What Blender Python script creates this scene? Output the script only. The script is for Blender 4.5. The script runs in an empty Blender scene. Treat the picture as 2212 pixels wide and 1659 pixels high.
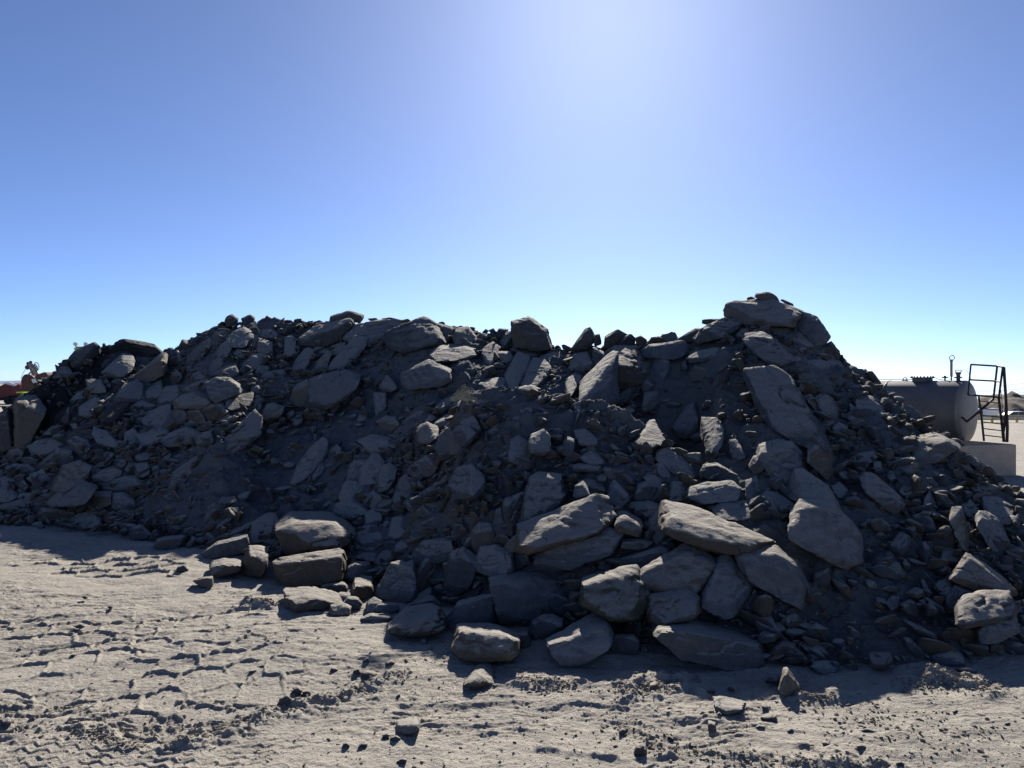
import bpy, bmesh, math, random
import numpy as np
from mathutils import Vector, Matrix

scene = bpy.context.scene
COL = scene.collection
R = math.radians

# ------------------------------------------------------------------ camera, sky, sun, exposure
CAM_H = 3.4
PW, PH, FP = 2212.0, 1659.0, 1609.0          # picture size the measurements were taken at, focal length in those pixels
PCX, PCY = 1106.0, 829.5
cam_data = bpy.data.cameras.new('camera')
cam = bpy.data.objects.new('camera', cam_data)
COL.objects.link(cam)
cam.location = (0, 0, CAM_H)
cam.rotation_euler = (R(90), 0, 0)
cam_data.sensor_width = 36.0
cam_data.lens = 36.0 * FP / PW
cam_data.clip_end = 30000
cam_data.clip_start = 0.1
scene.camera = cam

SUN_EL, SUN_AZ = 29.8, 7.2                   # degrees above the horizon, degrees to the right of straight ahead
world = bpy.data.worlds.new('World')
scene.world = world
world.use_nodes = True
wn = world.node_tree
bg = wn.nodes['Background']
sky = wn.nodes.new('ShaderNodeTexSky')
sky.sky_type = 'NISHITA'
sky.sun_disc = False
sky.sun_elevation = R(SUN_EL)
sky.sun_rotation = R(SUN_AZ)
sky.altitude = 1500
sky.air_density = 0.6
sky.dust_density = 0.9
sky.ozone_density = 8.0
hsv = wn.nodes.new('ShaderNodeHueSaturation')
hsv.inputs['Saturation'].default_value = 0.94
hsv.inputs['Hue'].default_value = 0.502
wn.links.new(sky.outputs[0], hsv.inputs['Color'])
wn.links.new(hsv.outputs[0], bg.inputs['Color'])
bg.inputs['Strength'].default_value = 0.052

sun_data = bpy.data.lights.new('sun', 'SUN')
sun_data.energy = 4.0
sun_data.angle = R(0.5)
sun_data.color = (1.0, 0.93, 0.83)
sun = bpy.data.objects.new('sun', sun_data)
COL.objects.link(sun)
_sd = Vector((math.sin(R(SUN_AZ)) * math.cos(R(SUN_EL)), math.cos(R(SUN_AZ)) * math.cos(R(SUN_EL)), math.sin(R(SUN_EL))))
sun.rotation_euler = _sd.to_track_quat('Z', 'Y').to_euler()

scene.view_settings.view_transform = 'Standard'
scene.view_settings.look = 'None'
scene.view_settings.gamma = 1
scene.view_settings.exposure = 1.42
scene.render.engine = 'CYCLES'
scene.cycles.max_bounces = 6
scene.cycles.diffuse_bounces = 4
# ------------------------------------------------------------------ helpers
rng = np.random.RandomState(7)

def _hash(ix, iy, iz, seed):
    h = (ix.astype(np.int64) * 374761393 + iy.astype(np.int64) * 668265263 + iz.astype(np.int64) * 2147483647 + seed * 1274126177) & 0xffffffff
    h = ((h ^ (h >> 13)) * 1274126177) & 0xffffffff
    h = ((h ^ (h >> 16)) * 2246822519) & 0xffffffff
    return (h ^ (h >> 15)) & 0xffffffff

def noise3(x, y, z, seed=0):
    """value noise, -1..1"""
    x, y, z = np.broadcast_arrays(x, y, z)
    fx, fy, fz = np.floor(x), np.floor(y), np.floor(z)
    tx, ty, tz = x - fx, y - fy, z - fz
    tx = tx * tx * tx * (tx * (tx * 6 - 15) + 10); ty = ty * ty * ty * (ty * (ty * 6 - 15) + 10); tz = tz * tz * tz * (tz * (tz * 6 - 15) + 10)
    out = np.zeros(x.shape)
    for a in (0, 1):
        for b in (0, 1):
            for c in (0, 1):
                w = (tx if a else 1 - tx) * (ty if b else 1 - ty) * (tz if c else 1 - tz)
                out += w * (_hash(fx + a, fy + b, fz + c, seed) / 2147483648.0 - 1.0)
    return out

def noise2(x, y, seed=0):
    x, y = np.broadcast_arrays(x, y)
    fx, fy = np.floor(x), np.floor(y)
    tx, ty = x - fx, y - fy
    tx = tx * tx * tx * (tx * (tx * 6 - 15) + 10); ty = ty * ty * ty * (ty * (ty * 6 - 15) + 10)
    z = np.zeros(x.shape)
    out = np.zeros(x.shape)
    for a in (0, 1):
        for b in (0, 1):
            w = (tx if a else 1 - tx) * (ty if b else 1 - ty)
            out += w * (_hash(fx + a, fy + b, z, seed) / 2147483648.0 - 1.0)
    return out

def fbm2(x, y, s, octaves=4, seed=0, gain=.5):
    out, a, f = 0, 1.0, 1.0 / s
    for i in range(octaves):
        out = out + a * noise2(x * f + 17.3 * i, y * f - 9.1 * i, seed + i)
        a *= gain; f *= 2.03
    return out

def fbm3(p, s, octaves=3, seed=0, gain=.5):
    out, a, f = 0, 1.0, 1.0 / s
    for i in range(octaves):
        out = out + a * noise3(p[:, 0] * f + 7.7 * i, p[:, 1] * f, p[:, 2] * f - 3.1 * i, seed + i)
        a *= gain; f *= 2.03
    return out

def smooth(a, b, x):
    t = np.clip((x - a) / (b - a), 0, 1)
    return t * t * (3 - 2 * t)

def px(x, y, d):
    """picture position and distance ahead -> world point"""
    return np.array([(x - PCX) / FP * d, d, CAM_H + (PCY - y) / FP * d])

def mesh_from(name, verts, faces, mat=None, parent=None, smooth_shade=True, loc=None):
    me = bpy.data.meshes.new(name)
    verts = np.asarray(verts, dtype=np.float32)
    faces = np.asarray(faces, dtype=np.int32)
    k = faces.shape[1]
    me.vertices.add(len(verts)); me.vertices.foreach_set('co', verts.ravel())
    me.loops.add(faces.size); me.loops.foreach_set('vertex_index', faces.ravel())
    me.polygons.add(len(faces))
    me.polygons.foreach_set('loop_start', np.arange(0, faces.size, k, dtype=np.int32))
    me.polygons.foreach_set('loop_total', np.full(len(faces), k, dtype=np.int32))
    me.polygons.foreach_set('use_smooth', np.full(len(faces), smooth_shade, dtype=bool))
    me.update(calc_edges=True)
    o = bpy.data.objects.new(name, me)
    if mat: me.materials.append(mat)
    COL.objects.link(o)
    if loc is not None: o.location = loc
    if parent: o.parent = parent
    return o

def grid_faces(nr, nc):
    i = np.arange((nr - 1) * (nc - 1)); r, c = i // (nc - 1), i % (nc - 1)
    a = r * nc + c
    return np.stack([a, a + 1, a + nc + 1, a + nc], 1)

def tag(o, label=None, cat=None, group=None, kind=None):
    if label: o['label'] = label
    if cat: o['category'] = cat
    if group: o['group'] = group
    if kind: o['kind'] = kind
    return o

def empty(name, loc, label, cat, group=None):
    o = bpy.data.objects.new(name, None); COL.objects.link(o)
    o.location = loc; o.empty_display_size = .2
    bpy.context.view_layer.update()
    return tag(o, label, cat, group)

class MB:
    """collects tubes, boxes and lathes in world space and links them as one mesh"""
    def __init__(s): s.bm = bmesh.new()
    def box(s, c, size, rot=None, bevel=0.0):
        m = Matrix.Translation(Vector(c)) @ (rot.to_4x4() if rot else Matrix.Identity(4)) @ Matrix.Diagonal(Vector((*size, 1)))
        r = bmesh.ops.create_cube(s.bm, size=1, matrix=m)
        if bevel:
            es = list({e for v in r['verts'] for e in v.link_edges})
            bmesh.ops.bevel(s.bm, geom=es, offset=bevel, segments=2, affect='EDGES', profile=.5)
        return s
    def tube(s, a, b, r, r2=None, n=10):
        a, b = Vector(a), Vector(b); d = b - a
        m = Matrix.Translation((a + b) / 2) @ d.to_track_quat('Z', 'Y').to_matrix().to_4x4()
        bmesh.ops.create_cone(s.bm, cap_ends=True, segments=n, radius1=r, radius2=r if r2 is None else r2, depth=d.length, matrix=m)
        return s
    def path(s, pts, r, n=6):
        for a, b in zip(pts[:-1], pts[1:]): s.tube(a, b, r, n=n)
        return s
    def ball(s, c, r, seg=10, scale=(1, 1, 1)):
        bmesh.ops.create_uvsphere(s.bm, u_segments=seg, v_segments=max(5, seg // 2), radius=r, matrix=Matrix.Translation(Vector(c)) @ Matrix.Diagonal(Vector((*scale, 1))))
        return s
    def lathe(s, prof, m, n=32):
        """prof: (radius, height) list, turned about local Z of matrix m"""
        rings = []
        for (r, h) in prof:
            rings.append([s.bm.verts.new(m @ Vector((r * math.cos(2 * math.pi * i / n), r * math.sin(2 * math.pi * i / n), h))) for i in range(n)])
        for A, B in zip(rings[:-1], rings[1:]):
            for i in range(n):
                s.bm.faces.new((A[i], A[(i + 1) % n], B[(i + 1) % n], B[i]))
        s.bm.faces.new(rings[0][::-1]); s.bm.faces.new(rings[-1])
        return s
    def prism(s, pts, thick):
        """flat outline of world points pushed back by vector thick"""
        A = [s.bm.verts.new(Vector(p)) for p in pts]; B = [s.bm.verts.new(Vector(p) + Vector(thick)) for p in pts]
        s.bm.faces.new(A); s.bm.faces.new(B[::-1]); n = len(A)
        for i in range(n): s.bm.faces.new((A[i], B[i], B[(i + 1) % n], A[(i + 1) % n]))
        return s
    def build(s, name, mat, parent=None, smooth_shade=False, origin=None):
        bmesh.ops.recalc_face_normals(s.bm, faces=s.bm.faces)
        me = bpy.data.meshes.new(name)
        if parent is not None: off = parent.matrix_world.translation
        elif origin is not None: off = Vector(origin)
        else: off = Vector((0, 0, 0))
        for v in s.bm.verts: v.co -= off
        for f in s.bm.faces: f.smooth = smooth_shade
        s.bm.to_mesh(me); s.bm.free()
        if smooth_shade: me.set_sharp_from_angle(angle=R(35))
        me.materials.append(mat)
        o = bpy.data.objects.new(name, me); COL.objects.link(o)
        if parent is not None:
            o.parent = parent
        else: o.location = off
        bpy.context.view_layer.update()
        return o

# ------------------------------------------------------------------ materials
def new_mat(name, rough=.9):
    m = bpy.data.materials.new(name); m.use_nodes = True
    nt = m.node_tree; b = nt.nodes['Principled BSDF']; b.inputs['Roughness'].default_value = rough
    b.inputs['Specular IOR Level'].default_value = .25
    return m, nt, b

def N(nt, kind, **kw):
    n = nt.nodes.new(kind)
    for k, v in kw.items():
        if k in n.inputs: n.inputs[k].default_value = v
        else: setattr(n, k, v)
    return n

def ramp(nt, fac, stops):
    n = nt.nodes.new('ShaderNodeValToRGB'); e = n.color_ramp.elements
    while len(e) < len(stops): e.new(.5)
    for i, (p, c) in enumerate(stops):
        e[i].position = p; e[i].color = (*c, 1) if len(c) == 3 else c
    nt.links.new(fac, n.inputs[0]); return n.outputs['Color']

def mix(nt, fac, a, b, mode='MIX'):
    n = nt.nodes.new('ShaderNodeMix'); n.data_type = 'RGBA'; n.blend_type = mode
    for sock, v in ((n.inputs[0], fac), (n.inputs[6], a), (n.inputs[7], b)):
        if isinstance(v, (int, float)): sock.default_value = v
        elif isinstance(v, tuple): sock.default_value = (*v, 1)
        else: nt.links.new(v, sock)
    return n.outputs[2]

def noise_tex(nt, vec, scale, detail=4, rough=.55, dist=0.0):
    n = N(nt, 'ShaderNodeTexNoise'); n.inputs['Scale'].default_value = scale; n.inputs['Detail'].default_value = detail
    n.inputs['Roughness'].default_value = rough; n.inputs['Distortion'].default_value = dist
    nt.links.new(vec, n.inputs['Vector']); return n.outputs['Fac']

def bump_chain(nt, b, items):
    prev = None
    for h, strength, dist in items:
        n = nt.nodes.new('ShaderNodeBump'); n.inputs['Strength'].default_value = strength; n.inputs['Distance'].default_value = dist
        nt.links.new(h, n.inputs['Height'])
        if prev: nt.links.new(prev, n.inputs['Normal'])
        prev = n.outputs['Normal']
    nt.links.new(prev, b.inputs['Normal'])

def rock_material(name, base, second, spot=None, spot_amt=.55, dust=.8, brown=.75):
    m, nt, b = new_mat(name, .92)
    tc = nt.nodes.new('ShaderNodeTexCoord'); oi = nt.nodes.new('ShaderNodeObjectInfo')
    off = nt.nodes.new('ShaderNodeVectorMath'); off.operation = 'MULTIPLY_ADD'
    cmb = nt.nodes.new('ShaderNodeCombineXYZ')
    for i in range(3): nt.links.new(oi.outputs['Random'], cmb.inputs[i])
    off.inputs[1].default_value = (37, 59, 83)
    nt.links.new(cmb.outputs[0], off.inputs[0]); nt.links.new(tc.outputs['Object'], off.inputs[2])
    v = off.outputs[0]
    n1 = noise_tex(nt, v, 2.2, 5, .6, .4); n2 = noise_tex(nt, v, 9, 5, .65); n3 = noise_tex(nt, v, 45, 3, .6)
    # bedding: stretched noise
    mp = nt.nodes.new('ShaderNodeMapping'); mp.inputs['Scale'].default_value = (1.2, 1.2, 14); mp.inputs['Rotation'].default_value = (.5, .35, 0)
    nt.links.new(v, mp.inputs[0]); n4 = noise_tex(nt, mp.outputs[0], 2.0, 4, .6)
    c = mix(nt, ramp(nt, n1, [(.36, (0, 0, 0)), (.64, (1, 1, 1))]), base, second)
    c = mix(nt, ramp(nt, n2, [(.4, (0, 0, 0)), (.7, (.6, .6, .6))]), c, tuple(x * .68 for x in base))
    c = mix(nt, ramp(nt, n4, [(.5, (0, 0, 0)), (.75, (.35, .35, .35))]), c, tuple(x * 1.35 for x in second))
    if spot:
        n5 = noise_tex(nt, v, 3.1, 6, .7, .8)
        c = mix(nt, ramp(nt, n5, [(.52, (0, 0, 0)), (.60, (spot_amt,) * 3)]), c, spot)
    wv = nt.nodes.new('ShaderNodeMath'); wv.operation = 'MULTIPLY'; wv.inputs[1].default_value = 7.31; nt.links.new(oi.outputs['Random'], wv.inputs[0])
    fr = nt.nodes.new('ShaderNodeMath'); fr.operation = 'FRACT'; nt.links.new(wv.outputs[0], fr.inputs[0])
    c = mix(nt, ramp(nt, fr.outputs[0], [(.45, (0, 0, 0)), (1.0, (brown,) * 3)]), c, (.100, .075, .052))
    # per rock value shift
    mr = nt.nodes.new('ShaderNodeMapRange'); mr.inputs[3].default_value = .62; mr.inputs[4].default_value = 1.32
    nt.links.new(oi.outputs['Random'], mr.inputs[0])
    vm = nt.nodes.new('ShaderNodeVectorMath'); vm.operation = 'SCALE'
    nt.links.new(c, vm.inputs[0]); nt.links.new(mr.outputs[0], vm.inputs['Scale'])
    c = vm.outputs[0]
    # settled dust on what faces up, heightened to put sunlit brightness into the colour
    geo = nt.nodes.new('ShaderNodeNewGeometry'); sep = nt.nodes.new('ShaderNodeSeparateXYZ'); nt.links.new(geo.outputs['Normal'], sep.inputs[0])
    ad = nt.nodes.new('ShaderNodeMath'); ad.operation = 'MULTIPLY_ADD'; ad.inputs[1].default_value = .4
    nt.links.new(n3, ad.inputs[0]); nt.links.new(sep.outputs[2], ad.inputs[2])
    c = mix(nt, ramp(nt, ad.outputs[0], [(.80, (0, 0, 0)), (1.14, (dust,) * 3)]), c, (.24, .222, .195))
    nt.links.new(c, b.inputs['Base Color'])
    # fracture facets and a few open cracks
    wob = nt.nodes.new('ShaderNodeTexNoise'); wob.inputs['Scale'].default_value = 3.0; wob.inputs['Detail'].default_value = 3; nt.links.new(v, wob.inputs['Vector'])
    va = nt.nodes.new('ShaderNodeVectorMath'); va.operation = 'MULTIPLY_ADD'; va.inputs[1].default_value = (.35, .35, .35); nt.links.new(wob.outputs['Color'], va.inputs[0]); nt.links.new(v, va.inputs[2])
    fv = nt.nodes.new('ShaderNodeTexVoronoi'); fv.inputs['Scale'].default_value = 5.5; nt.links.new(va.outputs[0], fv.inputs['Vector'])
    cv = nt.nodes.new('ShaderNodeTexVoronoi'); cv.feature = 'DISTANCE_TO_EDGE'; cv.inputs['Scale'].default_value = 1.15; nt.links.new(va.outputs[0], cv.inputs['Vector'])
    cr = ramp(nt, cv.outputs['Distance'], [(.0, (0, 0, 0)), (.014, (1, 1, 1))])
    cr = mix(nt, ramp(nt, n1, [(.50, (0, 0, 0)), (.60, (1, 1, 1))]), (1, 1, 1), cr)
    c2 = mix(nt, cr, tuple(x * .6 for x in base), c); nt.links.new(c2, b.inputs['Base Color'])
    bump_chain(nt, b, [(fv.outputs['Distance'], .55, .045), (cr, .4, .015), (n2, .6, .05), (n4, .18, .02), (n3, .8, .014)])
    return m

ROCK = {
    '': rock_material('rock_grey', (0.076, 0.081, 0.089), (0.102, 0.105, 0.108)),
    'd': rock_material('rock_dark', (0.043, 0.045, 0.049), (0.058, 0.060, 0.062), dust=.55),
    'b': rock_material('rock_black', (0.013, 0.012, 0.012), (0.025, 0.022, 0.020), dust=.15),
    'l': rock_material('rock_pale', (0.083, 0.087, 0.092), (0.107, 0.109, 0.111), spot=(0.170, 0.159, 0.144), spot_amt=.4),
    't': rock_material('rock_tan', (0.092, 0.073, 0.053), (0.115, 0.093, 0.073), spot=(0.085, 0.052, 0.031), spot_amt=.4),
    'r': rock_material('rock_rust', (0.074, 0.046, 0.033), (0.087, 0.068, 0.053), spot=(0.092, 0.052, 0.027), spot_amt=.5),
    'w': rock_material('rock_whitish', (0.126, 0.118, 0.110), (0.178, 0.170, 0.157), spot=(0.266, 0.255, 0.237), spot_amt=.7),
    'o': rock_material('rock_olive', (0.058, 0.061, 0.043), (0.096, 0.095, 0.074), spot=(0.155, 0.152, 0.118), spot_amt=.6),
}

def soil_material(name, a, b2, pale, scale=1.0, fine=1.0):
    m, nt, b = new_mat(name, .96)
    tc = nt.nodes.new('ShaderNodeTexCoord'); v = tc.outputs['Object']
    n1 = noise_tex(nt, v, .55 * scale, 5, .6, .3); n2 = noise_tex(nt, v, 4.5 * scale, 5, .65); n3 = noise_tex(nt, v, 28 * scale, 4, .7); n4 = noise_tex(nt, v, 90, 3, .6)
    c = mix(nt, ramp(nt, n1, [(.38, (0, 0, 0)), (.62, (1, 1, 1))]), a, b2)
    c = mix(nt, ramp(nt, n2, [(.45, (0, 0, 0)), (.68, (.75, .75, .75))]), c, pale)
    c = mix(nt, ramp(nt, n3, [(.50, (0, 0, 0)), (.72, (.6, .6, .6))]), c, tuple(x * .6 for x in a))
    c = mix(nt, ramp(nt, n4, [(.58, (0, 0, 0)), (.70, (.5, .5, .5))]), c, tuple(min(1, x * 1.5) for x in pale))
    nt.links.new(c, b.inputs['Base Color'])
    bump_chain(nt, b, [(n2, .4 * fine, .05), (n3, .9 * fine, .03), (n4, .9 * fine, .010)])
    return m

M_GROUND = soil_material('dusty_ground', (.245, .228, .200), (.305, .278, .240), (.37, .338, .292))
M_SOIL = soil_material('dark_soil', (.104, .110, .119), (.126, .129, .134), (.148, .149, .149), 2.0, 1.4)

def flat_mat(name, c, rough=.6, metal=0.0, var=.25, scale=6.0, bump=.0):
    m, nt, b = new_mat(name, rough)
    tc = nt.nodes.new('ShaderNodeTexCoord')
    n1 = noise_tex(nt, tc.outputs['Object'], scale, 5, .65)
    col = mix(nt, ramp(nt, n1, [(.35, (0, 0, 0)), (.7, (1, 1, 1))]), tuple(x * (1 - var) for x in c), tuple(min(1, x * (1 + var)) for x in c))
    nt.links.new(col, b.inputs['Base Color']); b.inputs['Metallic'].default_value = metal
    if bump: bump_chain(nt, b, [(n1, bump, .02)])
    return m

# the heap's earth: nearly black at the left end, paler dust on the right
_nt = M_SOIL.node_tree; _b = _nt.nodes['Principled BSDF']; _c = _b.inputs['Base Color'].links[0].from_socket
_tc = _nt.nodes.new('ShaderNodeTexCoord'); _sp = _nt.nodes.new('ShaderNodeSeparateXYZ'); _nt.links.new(_tc.outputs['Object'], _sp.inputs[0])
_nz = noise_tex(_nt, _tc.outputs['Object'], .8, 3)
_ad = _nt.nodes.new('ShaderNodeMath'); _ad.operation = 'MULTIPLY_ADD'; _ad.inputs[1].default_value = 5.0; _nt.links.new(_nz, _ad.inputs[0]); _nt.links.new(_sp.outputs[0], _ad.inputs[2])
_m1 = _nt.nodes.new('ShaderNodeMapRange'); _m1.inputs[1].default_value = -11.2; _m1.inputs[2].default_value = -9.8; _m1.inputs[3].default_value = 1; _m1.inputs[4].default_value = 0; _nt.links.new(_ad.outputs[0], _m1.inputs[0])
_m2 = _nt.nodes.new('ShaderNodeMapRange'); _m2.inputs[1].default_value = 2.0; _m2.inputs[2].default_value = 6.0; _m2.inputs[3].default_value = 0; _m2.inputs[4].default_value = .8; _nt.links.new(_ad.outputs[0], _m2.inputs[0])
_c = mix(_nt, _m2.outputs[0], _c, (.155, .155, .149))
_c = mix(_nt, _m1.outputs[0], _c, (.016, .015, .015))
_nt.links.new(_c, _b.inputs['Base Color'])
M_CLOD = soil_material('ground_clods', (.26, .235, .20), (.31, .28, .235), (.36, .325, .27), 4.0, 1.0)
# ------------------------------------------------------------------ ground sheet
def seg_dist(X, Y, a, b):
    a = np.array(a); b = np.array(b); d = b - a
    t = np.clip(((X - a[0]) * d[0] + (Y - a[1]) * d[1]) / (d @ d), 0, 1)
    return np.hypot(X - a[0] - t * d[0], Y - a[1] - t * d[1])

def gp(x, y):
    """point of the level ground under a picture position"""
    d = CAM_H * FP / (y - PCY)
    return ((x - PCX) / FP * d, d)

def cells(X, Y, sx, sy, jit, seed):
    """jittered brick cells: returns F2-F1 edge distance"""
    u, v = X / sx, Y / sy
    iu, iv = np.floor(u), np.floor(v)
    f1 = np.full(X.shape, 9.0); f2 = np.full(X.shape, 9.0)
    z = np.zeros(X.shape)
    for dv in (-1, 0, 1):
        for du in (-1, 0, 1):
            cv = iv + dv; cu = iu + du
            sh = .5 * (np.mod(cv, 2))
            h1 = _hash(cu, cv, z, seed) / 4294967296.0; h2 = _hash(cu, cv, z, seed + 5) / 4294967296.0
            dx = cu + .5 + sh - .25 + jit * (h1 - .5) - u; dy = cv + .5 + jit * (h2 - .5) - v
            d = np.hypot(dx * 1.0, dy * .95)
            n1 = np.minimum(f1, d); f2 = np.where(d < f1, f1, np.minimum(f2, d)); f1 = n1
    return f2 - f1

def ground_z(X, Y):
    X = np.asarray(X, float); Y = np.asarray(Y, float)
    near = 1 - smooth(16, 34, Y)
    z = .05 * fbm2(X, Y, 3.1, 3, 11)
    # drop to the road beyond the pad on the right
    z = z - 2.4 * smooth(70, 88, Y) * smooth(22, 34, X)
    z = z - .02 * np.maximum(0, Y - 140) * smooth(.30, .5, X / np.maximum(Y, 1))
    wx = X + .12 * fbm2(X, Y, .9, 2, 40); wy = Y + .12 * fbm2(X, Y, .8, 2, 41)
    rough = smooth(-.25, .5, fbm2(X, Y, 1.7, 3, 21)) * 1.05 + .14
    # rougher to the right and close by
    rough = rough * (1 + .5 * smooth(-1, 3, X) * (1 - smooth(7.6, 10, Y)))
    mid = fbm2(wx * .8, wy * 1.25, .34, 4, 23, .55)
    z = z + near * rough * (.006 * mid + .008 * np.maximum(0, fbm2(wx * .6, wy * 1.4, .085, 3, 27, .65) - .15))
    z = z + near * .004 * fbm2(X, Y, .05, 2, 29)
    # crust edges: terraced noise
    q = fbm2(wx * .6, wy * 1.3, .5, 3, 33) * 3
    z = z + near * .006 * (np.floor(q) + smooth(.55, .95, q - np.floor(q)))
    q = fbm2(wx * .45, wy * 1.6, .16, 3, 36, .6) * 2.2
    z = z + near * .0045 * rough * (np.floor(q) + smooth(.6, .95, q - np.floor(q)))
    # big lug prints in the left foreground: flat pads framed by raised crumbly rims
    def lugs(m, sx, sy, seed, h):
        a = .30; c, s = math.cos(a), math.sin(a)
        U, V = wx * c + wy * s, -wx * s + wy * c
        e = cells(U, V, sx, sy, .35, seed)
        gate = smooth(-.9, -.3, fbm2(X, Y, .45, 2, seed + 3))
        rim = (1 - smooth(.02, .13, e)) * gate * (.8 + .3 * fbm2(X, Y, .06, 2, seed + 9, .5))
        return m * (h * rim - .012)
    x0 = (PCX + X * FP / np.maximum(Y, 1))
    y0 = PCY + CAM_H * FP / np.maximum(Y, 1)
    wob = 40 * fbm2(X, Y, 1.1, 2, 51)
    m1 = smooth(1300, 1335, y0 + wob * .4) * (1 - smooth(1490, 1530, y0 + wob * .6)) * (1 - smooth(560, 660, x0 + wob))
    z = z - m1 * near * rough * .010 * mid + lugs(m1, .52, .50, 61, .038)
    m2 = smooth(1198, 1206, y0) * (1 - smooth(1236, 1246, y0)) * smooth(20, 150, x0 + wob) * (1 - smooth(380, 440, x0 + wob))
    z = z + lugs(m2, .6, .45, 71, .06)
    m3 = smooth(1500, 1520, y0 + wob * .4) * (1 - smooth(1585, 1600, y0 + wob * .3)) * (1 - smooth(520, 620, x0 + wob))
    z = z + m3 * .030 * (smooth(.05, .45, fbm2(wx * .7, wy * 1.5, .14, 4, 77, .65)) - .25)
    # fine tyre tread at the very bottom left
    m4 = smooth(1580, 1605, y0 + .25 * x0 * .25 + wob * .2) * (1 - smooth(480, 760, x0 + wob))
    a = -.12; U = X * math.cos(a) + Y * math.sin(a); V = -X * math.sin(a) + Y * math.cos(a)
    tri = np.abs(np.mod(U / .21, 1) - .5) * 2
    st = np.abs(np.mod(V / .125 + .55 * tri + .10 * fbm2(X, Y, .3, 2, 80), 1) - .5) * 2
    z = z + m4 * .017 * smooth(.72, .93, st) * (.75 + .4 * fbm2(X, Y, .25, 2, 87))
    # faint parallel scrapes at the bottom middle
    m5 = smooth(1540, 1570, y0 + wob) * smooth(560, 700, x0) * .8
    V2 = Y + .22 * X + .05 * fbm2(X, Y, 1.0, 2, 84)
    z = z + m5 * .008 * smooth(.2, .8, np.sin(V2 / .05) * .5 + .5) * smooth(0, .5, fbm2(X, Y, .8, 2, 85))
    # windrows and churned patches
    def ridge(a, b, w, h, seed):
        d = seg_dist(wx, wy, gp(*a), gp(*b))
        f = np.exp(-(d / w) ** 2)
        return f * h * (.45 + .45 * fbm2(X, Y, .13, 3, seed, .5))
    z = z + ridge((365, 1612), (560, 1545), .11, .095, 91) + ridge((560, 1545), (880, 1462), .16, .105, 92)
    z = z + ridge((175, 1575), (300, 1612), .07, .05, 93) + ridge((0, 1648), (80, 1668), .09, .06, 94)
    z = z + ridge((1340, 1500), (1470, 1478), .28, .10, 95) + ridge((1385, 1525), (1330, 1535), .15, .06, 96)
    z = z + ridge((2040, 1478), (2130, 1490), .25, .16, 97) + ridge((1960, 1492), (2040, 1478), .2, .08, 98)
    z = z + ridge((1735, 1510), (1790, 1514), .10, .05, 99) + ridge((540, 1300), (590, 1312), .14, .12, 100)
    z = z + ridge((1130, 1480), (1240, 1490), .14, .07, 101) + ridge((1560, 1640), (1900, 1660), .12, .07, 102)
    z = z + ridge((1160, 1630), (1500, 1640), .06, .05, 103) + ridge((1740, 1620), (2000, 1670), .08, .06, 104)
    return z

nu = np.concatenate([-np.geomspace(40, .80, 50), np.linspace(-.78, .78, 980), np.geomspace(.80, 40, 50)])
nd = np.concatenate([np.linspace(.6, 5.6, 12), np.geomspace(5.75, 17.5, 680), np.geomspace(17.9, 9000, 160)])
UU, DD = np.meshgrid(nu, nd)
GX, GY = UU * DD, DD
GZ = ground_z(GX, GY)
GZ = np.where(GY < 5, 0, GZ)
gv = np.stack([GX, GY, GZ], -1).reshape(-1, 3)
gf = grid_faces(len(nd), len(nu))
# strip behind the camera so the sheet goes all round
nb = len(gv)
back = []
for k, u in enumerate(nu):
    p = gv[k]; back.append((p[0] * 1.0 - 0.0, -9000.0 if abs(u) > 1 else -9000.0, 0.0))
gv = np.vstack([gv, np.array(back) * np.array([1, 1, 1])])
kk = np.arange(len(nu) - 1)
gf = np.vstack([gf, np.stack([nb + kk, nb + kk + 1, kk + 1, kk], 1)])
ground = mesh_from('ground', gv, gf, M_GROUND)
tag(ground, kind='structure')

# ------------------------------------------------------------------ the heap of earth the rocks lie on
CX = np.array([-500, -200, 0, 50, 110, 170, 260, 350, 400, 480, 600, 740, 850, 950, 1080, 1150, 1230, 1320, 1400, 1480, 1520, 1570, 1650, 1720, 1790, 1850, 1900, 2000, 2070, 2140, 2212, 2400, 2700])
CY = np.array([1030, 960, 905, 862, 815, 768, 752, 772, 752, 706, 700, 702, 704, 712, 735, 760, 764, 758, 752, 746, 715, 690, 678, 705, 762, 798, 836, 915, 972, 1028, 1085, 1210, 1330])
CY = CY - 9.0 - 9.0 * np.exp(-((CX - 1690) / 70.0) ** 2)
CDEP = np.array([24, 24.5, 25, 25, 25.3, 26, 26.3, 26.3, 26.3, 26.2, 25.8, 25.2, 24.2, 23.0, 21.5, 20.6, 19.6, 18.9, 18.5, 18.4, 18.5, 18.6, 18.5, 18.3, 17.7, 17.1, 16.4, 15.1, 14.2, 13.4, 12.6, 11, 9.6])
FX = np.array([-500, -200, 0, 100, 300, 400, 480, 600, 700, 800, 900, 1000, 1100, 1300, 1500, 1660, 1850, 1950, 2100, 2212, 2400, 2700])
FY = np.array([1110, 1115, 1122, 1130, 1150, 1172, 1190, 1205, 1222, 1255, 1285, 1308, 1342, 1375, 1398, 1425, 1440, 1440, 1425, 1408, 1390, 1370])
LX = np.array([880, 940, 1000, 1130, 1230, 1330, 1430, 1500, 1560])
LY = np.array([935, 880, 852, 848, 864, 892, 945, 1000, 1060])
LD = np.array([16.4, 16.0, 15.4, 14.9, 14.6, 14.1, 13.7, 13.2, 12.8])

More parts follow.
